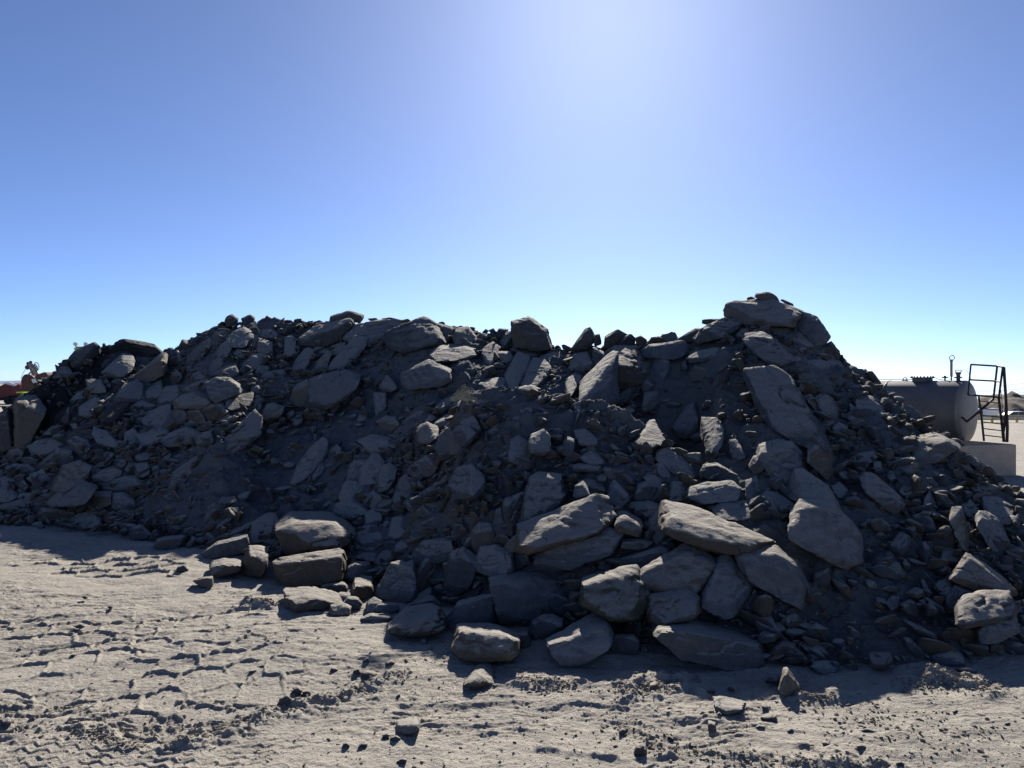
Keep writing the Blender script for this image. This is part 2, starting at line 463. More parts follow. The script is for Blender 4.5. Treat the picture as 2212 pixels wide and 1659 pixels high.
def heap_z(x, d):
    """height of the heap over picture column x at distance d"""
    x = np.asarray(x, float); d = np.asarray(d, float)
    cy = np.interp(x, CX, CY); cd = np.interp(x, CX, CDEP); fy = np.interp(x, FX, FY)
    fd = CAM_H * FP / (fy - PCY)
    cz = CAM_H + (PCY - cy) / FP * cd
    lobe = smooth(925, 1020, x) * (1 - smooth(1470, 1560, x))
    ld = np.interp(x, LX, LD); lz = CAM_H + (PCY - np.interp(x, LX, LY)) / FP * ld
    t = (d - fd) / (cd - fd)
    ex = .92 + .28 * smooth(480, 620, x) * (1 - smooth(840, 930, x))
    front = cz * np.where(t > 0, np.power(np.clip(t, 0, 1), ex), t * 1.2)
    back_ = cz - .65 * (d - cd)
    rnd = .35
    z = np.minimum(front, back_)
    z = z - .10 * np.exp(-((d - cd) / rnd) ** 2)
    # in the lobe columns the back slope starts behind a small valley
    vd = ld + 1.7
    vz = lz - .55
    t2 = (d - vd) / (cd - vd)
    back_slope = np.where(t2 > 0, vz + (cz - vz) * np.power(np.clip(t2, 0, 1), .8), vz - .2)
    back_slope = np.minimum(back_slope, back_)
    t3 = (d - fd) / (ld - fd)
    lob = np.where(t3 < 1, lz * np.where(t3 > 0, np.power(np.clip(t3, 0, 1), .92), t3 * 1.2), lz - .55 * (d - ld))
    zl = np.where(d < ld + .1, lob, np.maximum(lob, back_slope))
    f = (1 - smooth(2330, 2620, x)) * smooth(-480, -300, x)
    return (z * (1 - lobe) + zl * lobe) * f - .15 * (1 - f)

hx = np.linspace(-500, 2700, 1000)
hd = np.geomspace(7.4, 36, 560)
HX, HD = np.meshgrid(hx, hd)
HZ = heap_z(HX, HD)
WX, WY = (HX - PCX) / FP * HD, HD
amp = smooth(-.3, .5, HZ)
nz = (.14 * fbm2(WX, WY + HZ, 1.2, 3, 131) + .055 * fbm2(WX, WY + HZ, .33, 3, 132, .6) + .018 * fbm2(WX, WY + HZ, .08, 2, 133)
      + .05 * np.maximum(0, fbm2(WX, (WY + HZ) * .9, .22, 3, 134) - .1))
HZ = HZ + amp * nz
HZ = np.maximum(HZ, -1.0)
heap = mesh_from('terrain_mound', np.stack([WX, WY, HZ], -1).reshape(-1, 3), grid_faces(len(hd), len(hx)), M_SOIL)
tag(heap, kind='structure')

_fine = np.geomspace(7.4, 36, 900)
_col = np.maximum(heap_z(*np.meshgrid(np.arange(-500, 2704, 4.0), _fine, indexing='ij')), 0.0)
def heap_at(xp, d):
    xi = np.clip(np.round((np.asarray(xp) + 500) / 4).astype(int), 0, len(_col) - 1)
    di = np.clip(np.searchsorted(_fine, d), 0, len(_fine) - 1)
    return _col[xi, di]

def surface_depth(xp, yp, lift=0.0):
    """distance at which the line of sight through a picture position meets heap or ground"""
    xi = min(max(int(round((xp + 500) / 4)), 0), len(_col) - 1)
    z = _col[xi]
    ray = CAM_H + (PCY - yp) / FP * _fine
    hit = np.nonzero(z + lift >= ray)[0]
    if len(hit): return float(_fine[hit[0]])
    return None
# ------------------------------------------------------------------ rock outlines
# one line per rock: outline | t=share of the height taken by the top face, d=metres nearer, k=tone, g=stands on the ground | short name | label
REGIONS = {
'A': (0, 740, 3.456), 'B': (600, 740, 3.456), 'C': (1200, 700, 3.456), 'D': (1700, 680, 5.53),
'F': (0, 1160, 3.456), 'G': (600, 1160, 3.456), 'H': (1200, 1160, 3.456), 'I': (1800, 1160, 3.16),
'J': (1840, 900, 3.3515), 'K': (600, 1480, 3.456), 'L': (1200, 1480, 3.456), 'M': (1800, 1480, 3.16),
'N': (0, 1380, 3.16)}
ROCKS = {}
ROCKS['A'] = '''
590,460 640,400 720,370 790,335 835,380 840,420 770,460 690,510 640,545 605,530|k=d|the overhanging crest boulder|dark boulder overhanging the far left end of the crest, below the floodlight
465,620 520,545 570,535 615,565 620,600 560,640 480,640||the left shoulder boulder|rounded olive boulder on the skyline just below the overhanging crest boulder
105,880 150,800 200,780 290,790 360,850 375,900 340,960 280,1010 270,1100 240,1160 190,1230 140,1220 130,1050 100,930|d=.3 k=d|the tall left boulder|tall smooth dark boulder standing upright at the far left end of the heap
870,575 960,490 1030,430 1110,440 1130,490 1080,590 1000,620 900,620|t=.3 d=.3|the wrinkled crest boulder|pale boulder with a wrinkled sunlit face under the black clod near the left crest
1050,690 1150,640 1280,500 1370,430 1405,450 1395,580 1340,620 1200,700|t=.1 d=.2|the ragged-ended slab|broad slab with a ragged sunlit right end leaning below the black clod
940,400 1000,330 1070,300 1180,320 1290,350 1370,400 1390,430 1300,470 1180,480 1080,440|k=b|the black clod|crumbly black clod of earth humped on the skyline at left
730,645 780,650 850,650 890,720 895,760 820,760 750,745|d=.2||
865,660 900,640 940,690 925,725 880,700|||
930,670 1000,620 1035,605 1035,640 970,690|||
975,790 1050,690 1160,655 1195,700 1215,770 1150,835 1030,840 970,830|||
1225,720 1290,660 1355,635 1380,720 1330,800 1270,830 1230,790|t=.25||
590,820 650,760 700,735 715,790 660,850 610,860|||
665,880 720,820 800,795 850,830 820,900 740,960 670,940|||
1435,590 1480,560 1540,600 1530,650 1490,680 1440,660|||
1330,780 1400,710 1490,700 1530,760 1470,840 1370,850 1330,860|||
1540,730 1620,680 1740,640 1760,690 1700,740 1560,790|||
1720,690 1760,650 1830,630 1930,635 2010,690 2015,750 1900,800 1820,830 1770,790|k=l d=.4 t=.12|the rounded brown boulder|large rounded brown boulder with a pale top edge on the left slope
1480,820 1570,760 1650,745 1760,770 1785,840 1740,885 1600,895 1480,880|k=t d=.4 t=.3|the split tan boulder|tan boulder with a split layered top left of the rounded brown boulder
1920,790 2060,770 2130,765 2120,830 2050,890 1960,910 1910,880|||
1700,910 1780,860 1870,840 1920,900 1860,960 1770,1000 1710,980|k=t||
1190,990 1250,920 1370,870 1450,860 1420,960 1380,1030 1280,1060|||
1400,1040 1440,950 1480,880 1560,900 1590,960 1550,1010 1440,1050|||
1580,920 1690,900 1700,980 1760,1030 1700,1050 1600,1010|k=t||
830,960 900,890 1000,840 1085,850 1060,940 980,1020 900,1035 850,1000|k=b|the black-brown boulder|nearly black boulder in a deep hollow of the left slope
1085,930 1150,900 1210,900 1245,940 1190,965 1110,960|||
1100,870 1200,820 1300,860 1310,890 1220,910 1120,910|||
1360,1160 1440,1100 1560,1050 1650,1070 1700,1120 1560,1190 1430,1210 1370,1200|d=.2||
1160,1110 1270,1060 1370,1050 1420,1080 1370,1160 1240,1200 1160,1190|||
1050,1100 1130,1060 1170,1120 1150,1190 1110,1250 1060,1270|||
790,1050 900,1080 960,1130 1010,1200 950,1230 870,1210 830,1150 790,1110|||
365,1100 430,1040 510,1015 545,1060 480,1110 390,1140|t=.2||
590,1020 650,1015 660,1060 620,1070|||
570,1170 640,1125 730,1150 765,1210 720,1280 640,1260 590,1200|||
240,1210 320,1160 430,1140 540,1190 500,1240 380,1280 260,1250|||
45,1320 80,1240 150,1225 205,1250 180,1310 110,1345|||
320,1370 400,1300 490,1230 600,1250 620,1310 560,1360 450,1400 370,1410|||
70,1390 130,1355 230,1355 300,1400 260,1440 160,1460 110,1430|||
230,1480 280,1430 370,1400 430,1470 420,1510 320,1540 250,1510|||
420,1560 470,1460 530,1380 620,1335 690,1330 760,1380 740,1450 680,1490 560,1540 450,1590|k=t d=.3|the tan hump|humped tan-brown boulder low on the left slope near its foot
0,1480 60,1455 140,1490 150,1530 100,1570 0,1570|||
155,1520 200,1495 240,1540 220,1590 160,1590|||
785,1450 850,1400 960,1375 1050,1410 1000,1470 900,1500 810,1490|k=t t=.2|the small tan loaf|small loaf-shaped tan boulder right of the tan hump
830,1530 940,1490 1050,1460 1150,1460 1180,1510 1090,1560 950,1590 850,1575|||
1050,1390 1090,1340 1130,1350 1130,1410 1070,1440|||
1130,1290 1180,1255 1270,1270 1260,1330 1150,1340|||
980,1320 1060,1310 1070,1350 1030,1400 970,1380|||
770,1390 860,1330 940,1320 930,1370 800,1400|||
1135,1360 1250,1350 1270,1420 1200,1480 1140,1460|||
1365,1260 1380,1210 1450,1270 1430,1340 1360,1340|||
1450,1330 1500,1270 1620,1210 1660,1210 1600,1290 1480,1350|t=.3||
1390,1610 1430,1520 1460,1430 1540,1360 1640,1310 1670,1340 1560,1430 1530,1520 1480,1610 1430,1655|||
1735,1330 1850,1200 1990,1060 2140,930 2190,990 2190,1080 2090,1130 1950,1250 1830,1380 1760,1370|d=.25 t=.1 k=l|the long pale slab|long pale slab lying diagonally down the middle of the left slope
1975,1210 2050,1150 2100,1160 2070,1210 1990,1235|||
1620,1150 1680,1100 1780,1080 1790,1140 1700,1190 1620,1190|||
1730,1010 1770,990 1800,1020 1770,1060 1735,1050|k=t||
1840,980 1920,930 1940,970 1860,1040 1810,1050|||
1275,1390 1340,1360 1390,1400 1350,1450 1290,1450|||
1720,540 1780,450 1850,370 1920,320 1955,370 1900,470 1840,540 1800,620 1720,600||the leaning upper slab|thick slab leaning to the right under the twiggy left crest
1915,300 1970,240 2060,210 2130,250 2130,300 2050,370 1940,370|d=.2||
1550,480 1620,420 1700,340 1770,300 1780,350 1720,440 1640,500 1580,540|||
1450,440 1500,400 1550,470 1540,520 1460,510|||
1510,370 1540,310 1600,320 1610,370 1560,400|k=d||
1830,200 1850,170 1900,170 1910,230 1840,240|||
1900,160 1920,110 1960,95 2010,130 1990,180 1920,200|k=d||
2040,130 2110,95 2150,120 2140,180 2060,190|||
1810,600 1870,540 1990,500 2020,560 2010,620 1880,625|k=d t=.3||
1960,430 2010,380 2080,400 2070,450 2000,470|||
2015,560 2080,480 2160,430 2212,430 2200,520 2120,550 2040,600|||
1610,600 1680,580 1760,630 1700,660 1620,670|||
1780,290 1810,250 1900,230 1900,300 1820,350 1785,350|||
1700,330 1740,270 1780,280 1770,310|||
2110,740 2120,680 2212,690 2200,760 2120,760|||
2135,880 2150,830 2212,800 2212,900 2150,930|||
555,910 580,880 610,900 590,940 560,940|k=l||
870,1280 900,1260 935,1280 920,1310 880,1310|||
-60,1000 0,960 60,900 110,930 130,1100 100,1230 20,1240 -60,1220|k=d d=.2||
'''
ROCKS['B'] = '''
720,150 730,110 800,90 870,65 930,75 1000,105 1005,145 960,160 880,140 760,155|k=d|the mushroom knob|flat dark knob of rock sitting highest on the long left crest
1190,250 1280,215 1400,160 1520,140 1580,170 1620,250 1670,330 1560,340 1400,390 1250,380 1195,330|k=d d=.2|the huge dark crest block|huge dark block with a straight slanting right edge under the middle crest
470,290 520,230 600,180 760,150 860,135 890,160 830,210 740,320 600,360 480,340|d=.1|the broad crest slab|broad flat slab right under the mushroom knob on the crest
800,260 900,190 1080,160 1200,170 1380,160 1300,210 1190,260 1180,330 1060,340 1000,270 830,290|||
690,560 740,480 860,350 920,280 960,265 1015,300 980,370 900,440 840,520 730,590|d=.2||
555,600 600,500 690,400 720,430 690,520 640,600|||
370,600 420,490 490,400 550,375 565,420 530,500 470,600 400,635|||
330,290 400,280 420,310 410,440 340,450|||
130,620 180,580 320,560 330,600 230,650 150,670|||
70,590 110,530 190,530 200,570 130,620 90,630|||
370,860 390,740 450,680 520,650 540,720 525,830 450,870|k=t|the egg-shaped tan boulder|smooth egg-shaped brownish boulder left of the big square dark rock
530,870 545,650 650,610 850,580 960,620 930,690 850,780 700,870 600,900|k=d|the square dark rock|big squarish dark rock half buried in the middle of the left slope
120,960 180,855 240,848 320,880 290,960 180,990|k=t d=.3|the cracked tan stone|small tan stone with a jagged crack across its face on the left slope
125,985 180,975 290,960 260,1010 190,1020|k=t||
200,720 260,690 305,710 280,760 210,750|||
265,790 290,735 375,725 380,790 320,800|||
305,690 330,650 460,645 440,700 340,715|||
1310,700 1320,600 1400,540 1540,485 1600,540 1710,560 1715,640 1640,690 1480,710 1350,730|d=.3 t=.15|the broad wedge boulder|broad wedge-shaped boulder with a rough peaked top in the upper middle of the heap
1130,690 1190,610 1250,660 1280,700 1220,745 1150,740|||
1080,760 1180,770 1190,850 1150,930 1110,960 1085,860|k=l||
1500,340 1530,290 1600,290 1665,340 1620,390 1530,395|||
1570,430 1640,360 1720,345 1840,350 1930,380 1940,440 1860,470 1760,490 1620,500|d=.3 t=.2|the rough-topped boulder|long boulder with a rough knobbly top under the middle of the crest
1100,1000 1180,955 1260,960 1300,1030 1260,1070 1170,1070 1110,1040|||
960,1160 1080,1110 1200,1130 1260,1190 1210,1250 1110,1280 1030,1220|k=l|the pale kite boulder|pale kite-shaped boulder in the middle of the slope
1190,1110 1270,1110 1350,1150 1330,1190 1260,1180|||
960,1240 1000,1210 1050,1260 990,1290|||
850,1290 920,1270 1000,1310 950,1335 860,1330|||
945,1480 980,1380 1060,1290 1120,1290 1165,1350 1130,1450 1060,1560 1000,1590 960,1570|k=l d=.2|the pale egg boulder|big pale egg-shaped boulder standing on end in the lower middle
1105,1540 1120,1440 1160,1380 1210,1355 1265,1400 1250,1470 1170,1600 1110,1590|d=.2|the two-faced wedge|narrow wedge with one pale and one dark face beside the pale egg boulder
840,1480 860,1390 920,1330 1030,1330 960,1440 900,1500|||
780,1650 800,1560 860,1500 940,1510 990,1580 960,1655 880,1700|||
375,1510 430,1380 540,1230 640,1150 690,1190 640,1290 540,1400 460,1530 400,1560|d=.2|the long tapering slab|long tapering slab lying down the slope below the square dark rock
640,1330 680,1250 760,1200 800,1230 740,1320 680,1400|||
530,1500 560,1400 640,1340 660,1400 600,1480 550,1530|||
700,900 740,850 790,835 800,860 730,935|k=l||
560,970 600,920 660,900 680,930 620,980|||
620,1090 680,1060 730,1050 700,1090 640,1115|||
390,990 430,940 480,940 480,1000 420,1040|||
285,1280 340,1200 410,1170 440,1230 380,1270|||
305,1370 350,1335 425,1350 400,1390 330,1395|||
860,960 920,930 940,950 890,1000 865,1000|||
920,1020 960,940 1030,960 980,1010|||
1330,1000 1400,950 1500,890 1520,960 1460,1020 1370,1070|||
1570,930 1610,850 1700,800 1750,800 1720,860 1640,930 1590,950|t=.3 d=.2||
1730,850 1790,815 1880,805 1890,835 1800,870 1740,880|t=.3 d=.2||
1505,1000 1560,935 1605,960 1570,1000 1530,1010|t=.35 d=.3||
1445,1050 1530,1010 1620,1050 1610,1150 1560,1190 1470,1170|k=t d=.2|the square tan block|squat square tan block with a small brick-shaped stone on top
1570,1020 1690,940 1760,960 1700,1040 1620,1050|||
1810,990 1930,930 1960,980 1990,1060 1950,1090 1850,1040|t=.2||
1750,1090 1790,1040 1870,1040 1935,1090 1920,1140 1850,1210 1780,1170|d=.3 k=l|the pale heart stone|smooth pale heart-shaped stone right of the square tan block
1610,1210 1640,1110 1730,1060 1780,1180 1840,1220 1800,1270 1650,1280|||
1950,950 2040,910 2110,920 2080,970 1990,990|||
1900,800 1960,770 2080,750 2120,790 2060,850 1950,870 1900,840|t=.2||
1370,1400 1450,1330 1530,1290 1620,1370 1580,1450 1450,1470 1400,1450|||
1320,1300 1400,1250 1400,1300 1350,1345|||
1240,1320 1290,1270 1320,1310 1290,1365 1250,1360|||
1170,1330 1240,1290 1240,1350 1190,1370|||
1720,1500 1780,1400 1900,1370 2000,1460 1990,1580 1900,1650 1800,1640 1740,1580|d=.2|the grey shield boulder|large grey shield-shaped boulder in the lower middle above the long leaning rocks
1470,1610 1540,1560 1620,1510 1710,1530 1740,1570 1640,1600 1540,1640|||
1170,1570 1200,1535 1250,1570 1240,1610 1180,1610|||
1990,400 2080,330 2140,370 2110,450 2070,530 2010,490|||
2110,440 2160,405 2212,420 2212,470 2130,480|||
1980,680 2060,640 2190,630 2212,700 2160,740 2110,760 1990,750|||
1750,290 1780,220 1870,200 1920,260 1970,330 1900,350 1770,340|||
1030,130 1100,125 1120,145 1050,150|||
1150,130 1220,120 1300,140 1270,155 1160,150|||
1300,150 1370,130 1405,160 1370,170|k=t||
2050,230 2090,210 2110,240 2080,260|||
1560,160 1640,180 1740,200 1750,300 1680,320 1620,240|k=d||
90,340 110,300 220,330 225,430 150,440 85,420|k=r|the rusty block|rusty brown square block high on the left slope under the twigs
20,340 50,280 110,290 100,350 80,400 20,400|||
0,500 60,430 150,430 180,480 80,540 0,560|||
100,250 150,220 230,220 270,260 220,300 120,290|||
150,140 180,105 250,145 200,160|||
550,400 600,365 690,385 680,430 580,440|||
700,430 730,360 840,330 850,380 760,440|||
0,950 50,920 120,950 120,1020 50,1050 0,1020|||
140,700 200,650 260,660 230,690|||
40,710 110,690 130,760 60,780|||
990,580 1040,490 1090,490 1070,560 1010,600|||
1930,1350 1990,1330 2010,1370 1950,1390|||
2120,1290 2180,1240 2212,1240 2212,1310 2140,1310|||
2030,1090 2120,1020 2190,1010 2170,1080 2060,1130|||
1290,1500 1350,1450 1390,1500 1370,1650 1290,1750 1230,1740 1240,1650|||
230,520 290,480 330,500 300,550|||
0,800 40,770 60,850 30,920 0,920|||
60,870 100,820 140,860 110,930 70,930|||
'''
ROCKS['C'] = '''
180,300 240,265 320,265 370,290 460,360 490,420 505,515 430,530 330,520 215,500 182,400|d=.05 k=d t=.1|the squat skyline block|squat dark block on the middle skyline left of the gap in the crest
220,420 290,370 330,420 345,510 250,520 215,490|k=d d=.1||
70,460 120,390 190,370 210,420 190,500 90,520|||
40,400 60,350 140,360 110,410 50,440|||
0,490 60,520 30,600 0,640|||
180,540 250,510 330,520 400,580 330,590 230,570|||
120,740 160,640 220,560 310,600 320,650 280,740 240,830 180,900 130,870|t=.15 d=.2|the left twin block|left one of two tall blocks leaning side by side below the squat skyline block
240,830 300,700 350,610 440,620 490,680 460,770 400,860 330,900 260,880|d=.15|the right twin block|right one of two tall blocks leaning side by side below the squat skyline block
680,520 740,450 790,360 830,350 870,390 880,440 820,510 760,540|k=d|the skyline fin|pointed dark fin of rock on the skyline right of the gap in the crest
945,480 960,420 1060,365 1140,410 1100,460 1000,520 950,510|k=d|the skyline roof stone|roof-shaped dark boulder on the skyline between the fin and the right peak
1060,500 1110,430 1170,400 1215,440 1200,500 1130,520|k=d||
1215,430 1260,410 1310,450 1290,490 1230,500|k=d||
870,410 910,400 930,480 870,500|k=d||
1325,480 1350,425 1420,420 1470,460 1420,480|k=d||
1280,530 1350,490 1480,465 1600,460 1660,500 1650,560 1560,610 1440,610 1300,590|d=.2|the flat crest boulder|long flat boulder lying in the saddle left of the right peak
970,560 1050,510 1200,510 1260,570 1330,650 1335,710 1250,790 1100,845 1060,800 1060,640|t=.4 d=.4 k=t|the big sunlit-topped boulder|big rounded brown boulder with a grazed lit top beside the tall upright slab
865,680 860,510 980,575 1000,600 930,680|||
755,960 760,800 830,730 950,610 1010,565 1055,570 1055,760 1035,970 900,975|d=.9|the tall upright slab|tall flat slab standing upright with a slanting top edge in the upper middle
1610,560 1700,510 1760,500 1760,540 1660,580|t=.3||
1650,600 1760,540 1890,515 1945,550 1900,590 1780,630 1680,635|d=.3|the lying crest slab|flat slab lying level on the earth slope left of the right peak
1765,640 1840,615 1850,660 1790,670|||
1340,720 1380,600 1450,580 1500,620 1480,720 1440,800 1360,820|||
1590,640 1640,620 1660,700 1600,710|||
1260,850 1260,780 1310,780 1370,830 1330,890 1280,890|||
1060,920 1130,840 1230,805 1250,850 1220,930 1130,980 1070,990|k=d||
1270,1000 1290,900 1400,890 1420,960 1360,1030 1280,1060|||
1055,1040 1090,1022 1180,1020 1205,1045 1150,1060 1080,1062|t=.6 d=.7 k=w|the white disc stone|small flat whitish stone catching sunlight right of the tall upright slab's foot
1720,430 1800,340 1960,270 2060,260 2110,300 2060,360 1920,430 1800,470 1740,470|d=.3|the peak's left slab|big slab sloping up to the left foot of the peak boulder
1560,450 1640,400 1720,350 1780,350 1720,430 1680,480 1600,480|||
1780,275 1900,270 1960,280 1840,320 1780,310|||
410,590 520,550 620,550 640,600 560,650 450,640|||
660,640 700,570 800,560 860,640 840,700 720,710 650,690|||
760,600 800,545 845,600 810,630|k=l||
620,900 630,790 700,740 760,760 750,850 740,930 650,950|||
545,770 600,725 640,740 590,790|||
660,1100 700,1040 790,1030 770,1100 700,1130|||
770,1120 830,1090 870,1140 830,1160|||
230,1020 270,995 340,1000 345,1080 260,1090|t=.2||
1190,1330 1230,1270 1330,1140 1370,1130 1400,1200 1460,1310 1320,1350 1250,1355|d=.2|the pyramid rock|pyramid-shaped rock at the right end of the crumbly middle ridge
1050,1230 1080,1180 1150,1170 1140,1240 1080,1260|||
320,1300 340,1250 440,1210 490,1260 485,1380 420,1420 340,1400|d=.3 k=w|the blotched stone|squarish stone with pale lichen-like blotches standing in the middle of the heap
130,1400 160,1300 230,1260 310,1310 340,1390 290,1470 200,1490 140,1460|||
600,1410 610,1310 640,1270 700,1290 690,1390 650,1430|d=.2|the upright finger stone|upright finger-like stone right of the blotched stone
700,1220 790,1200 900,1290 890,1340 800,1340 730,1320|||
740,1390 830,1330 860,1350 820,1400 760,1410|||
745,1440 830,1390 890,1400 950,1470 940,1500 830,1500|||
685,1510 740,1490 920,1510 930,1560 800,1560 690,1550|t=.3 d=.2|the flat layered plate|flat layered plate of rock lying level above the upright headstone boulder
390,1150 440,1115 500,1120 460,1160|||
440,1200 480,1185 520,1190 510,1230|||
50,1430 100,1350 150,1320 140,1400 80,1450|||
1545,1240 1510,1190 1560,1110 1640,1020 1700,990 1740,1090 1740,1190 1640,1265|||
1775,1250 1780,1110 1840,1090 1900,1120 1950,1200 1930,1330 1870,1400 1820,1380|d=.2|the tooth boulder|smooth tooth-shaped boulder pointing down in the earth slope under the peak
1660,1280 1700,1240 1770,1230 1780,1290 1720,1310|||
2010,1390 2010,1300 2060,1290 2150,1420 2110,1480 2040,1430|||
2010,1260 2060,1250 2070,1290 2010,1290|||
1400,1440 1420,1390 1500,1370 1560,1430 1640,1480 1720,1570 1720,1640 1640,1650 1540,1570 1470,1500|k=l|the mottled long boulder|long mottled grey boulder slanting down right of the pyramid rock
1300,1460 1340,1450 1380,1500 1360,1540 1310,1530|||
1390,1500 1440,1490 1510,1570 1520,1640 1460,1620 1400,1560|||
1290,1590 1350,1560 1420,1620 1450,1655 1340,1655|||
945,1530 1100,1530 1130,1580 1060,1640 960,1600|||
875,1600 930,1550 970,1590 970,1640 900,1650|t=.2||
1170,1560 1240,1550 1250,1590 1190,1600|||
1765,1580 1800,1510 1900,1490 1960,1530 2100,1600 2110,1640 1990,1640 1850,1630|||
1450,990 1480,960 1600,990 1560,1015 1480,1020|||
0,1240 60,1170 130,1150 110,1190 30,1240|||
145,1170 190,1100 280,1090 310,1150 250,1190 160,1200|||
970,1420 1000,1410 1040,1450 1010,1480 975,1460|||
0,780 60,770 100,770 60,860 0,890|||
30,590 60,550 150,550 180,590 150,650 60,640|||
100,920 160,890 240,900 250,960 140,980|||
1670,720 1720,660 1810,690 1800,770 1700,790|||
1160,1430 1200,1400 1260,1420 1240,1470 1180,1470|||
'''
ROCKS['D'] = '''
380,560 390,430 440,340 540,310 680,310 800,300 1000,290 1130,310 1280,380 1390,440 1350,540 1290,640 1050,610 920,590 700,600 500,560|d=.2|the peak boulder|great block with a sheer left edge forming the top of the right peak
800,250 820,200 960,185 1050,205 1090,240 1110,300 1000,310 850,270|d=.2|the capstone|small capstone lying highest of all on top of the peak boulder
680,260 740,240 790,265 750,310 690,300|||
1140,290 1170,282 1300,340 1310,370 1240,350||the peak flake|thin flake lying on the right shoulder of the peak boulder
1350,480 1390,445 1500,460 1620,520 1740,620 1790,760 1730,870 1600,900 1500,800 1400,700 1330,560|d=.1|the right peak boulder|big rounded boulder hanging on the right side of the peak against the sky
1290,800 1350,700 1440,740 1560,870 1590,910 1480,930 1360,890|||
960,640 1240,650 1300,740 1240,800 1120,790 1030,720|k=d d=-.1||
1690,930 1760,860 1820,850 1880,900 1930,980 1930,1100 1800,1100 1700,1030|k=d|the skyline shoulder rock|rounded rock on the skyline just below the right peak boulder
660,850 680,760 780,750 880,730 1000,780 1110,880 1330,1100 1320,1140 1160,1180 1070,1190 900,1090 800,1010 700,900|d=.3|the smooth grey slab|smooth grey slab slanting down to the right directly under the peak boulder
1380,930 1470,925 1510,970 1420,1010 1390,980|||
1400,1160 1480,1110 1680,1105 1830,1150 1780,1250 1680,1320 1560,1250|||
1760,1100 1920,1110 1980,1170 2040,1280 1960,1290 1820,1180|||
670,1380 700,1260 860,1255 1060,1220 1190,1300 1382,1548 1565,1875 1698,2090 1764,2240 1350,2140 1106,2107 957,1875 807,1631|d=.35|the giant dark slab|giant dark slab with a rusty patch slanting down the slope below the peak
2000,1110 2080,1160 2060,1190 1960,1180|||
620,610 740,650 730,665 630,635|k=l t=.3||
740,650 800,640 860,680 800,740 740,690|||
520,780 600,680 700,680 730,720 640,790 560,820|||
'''
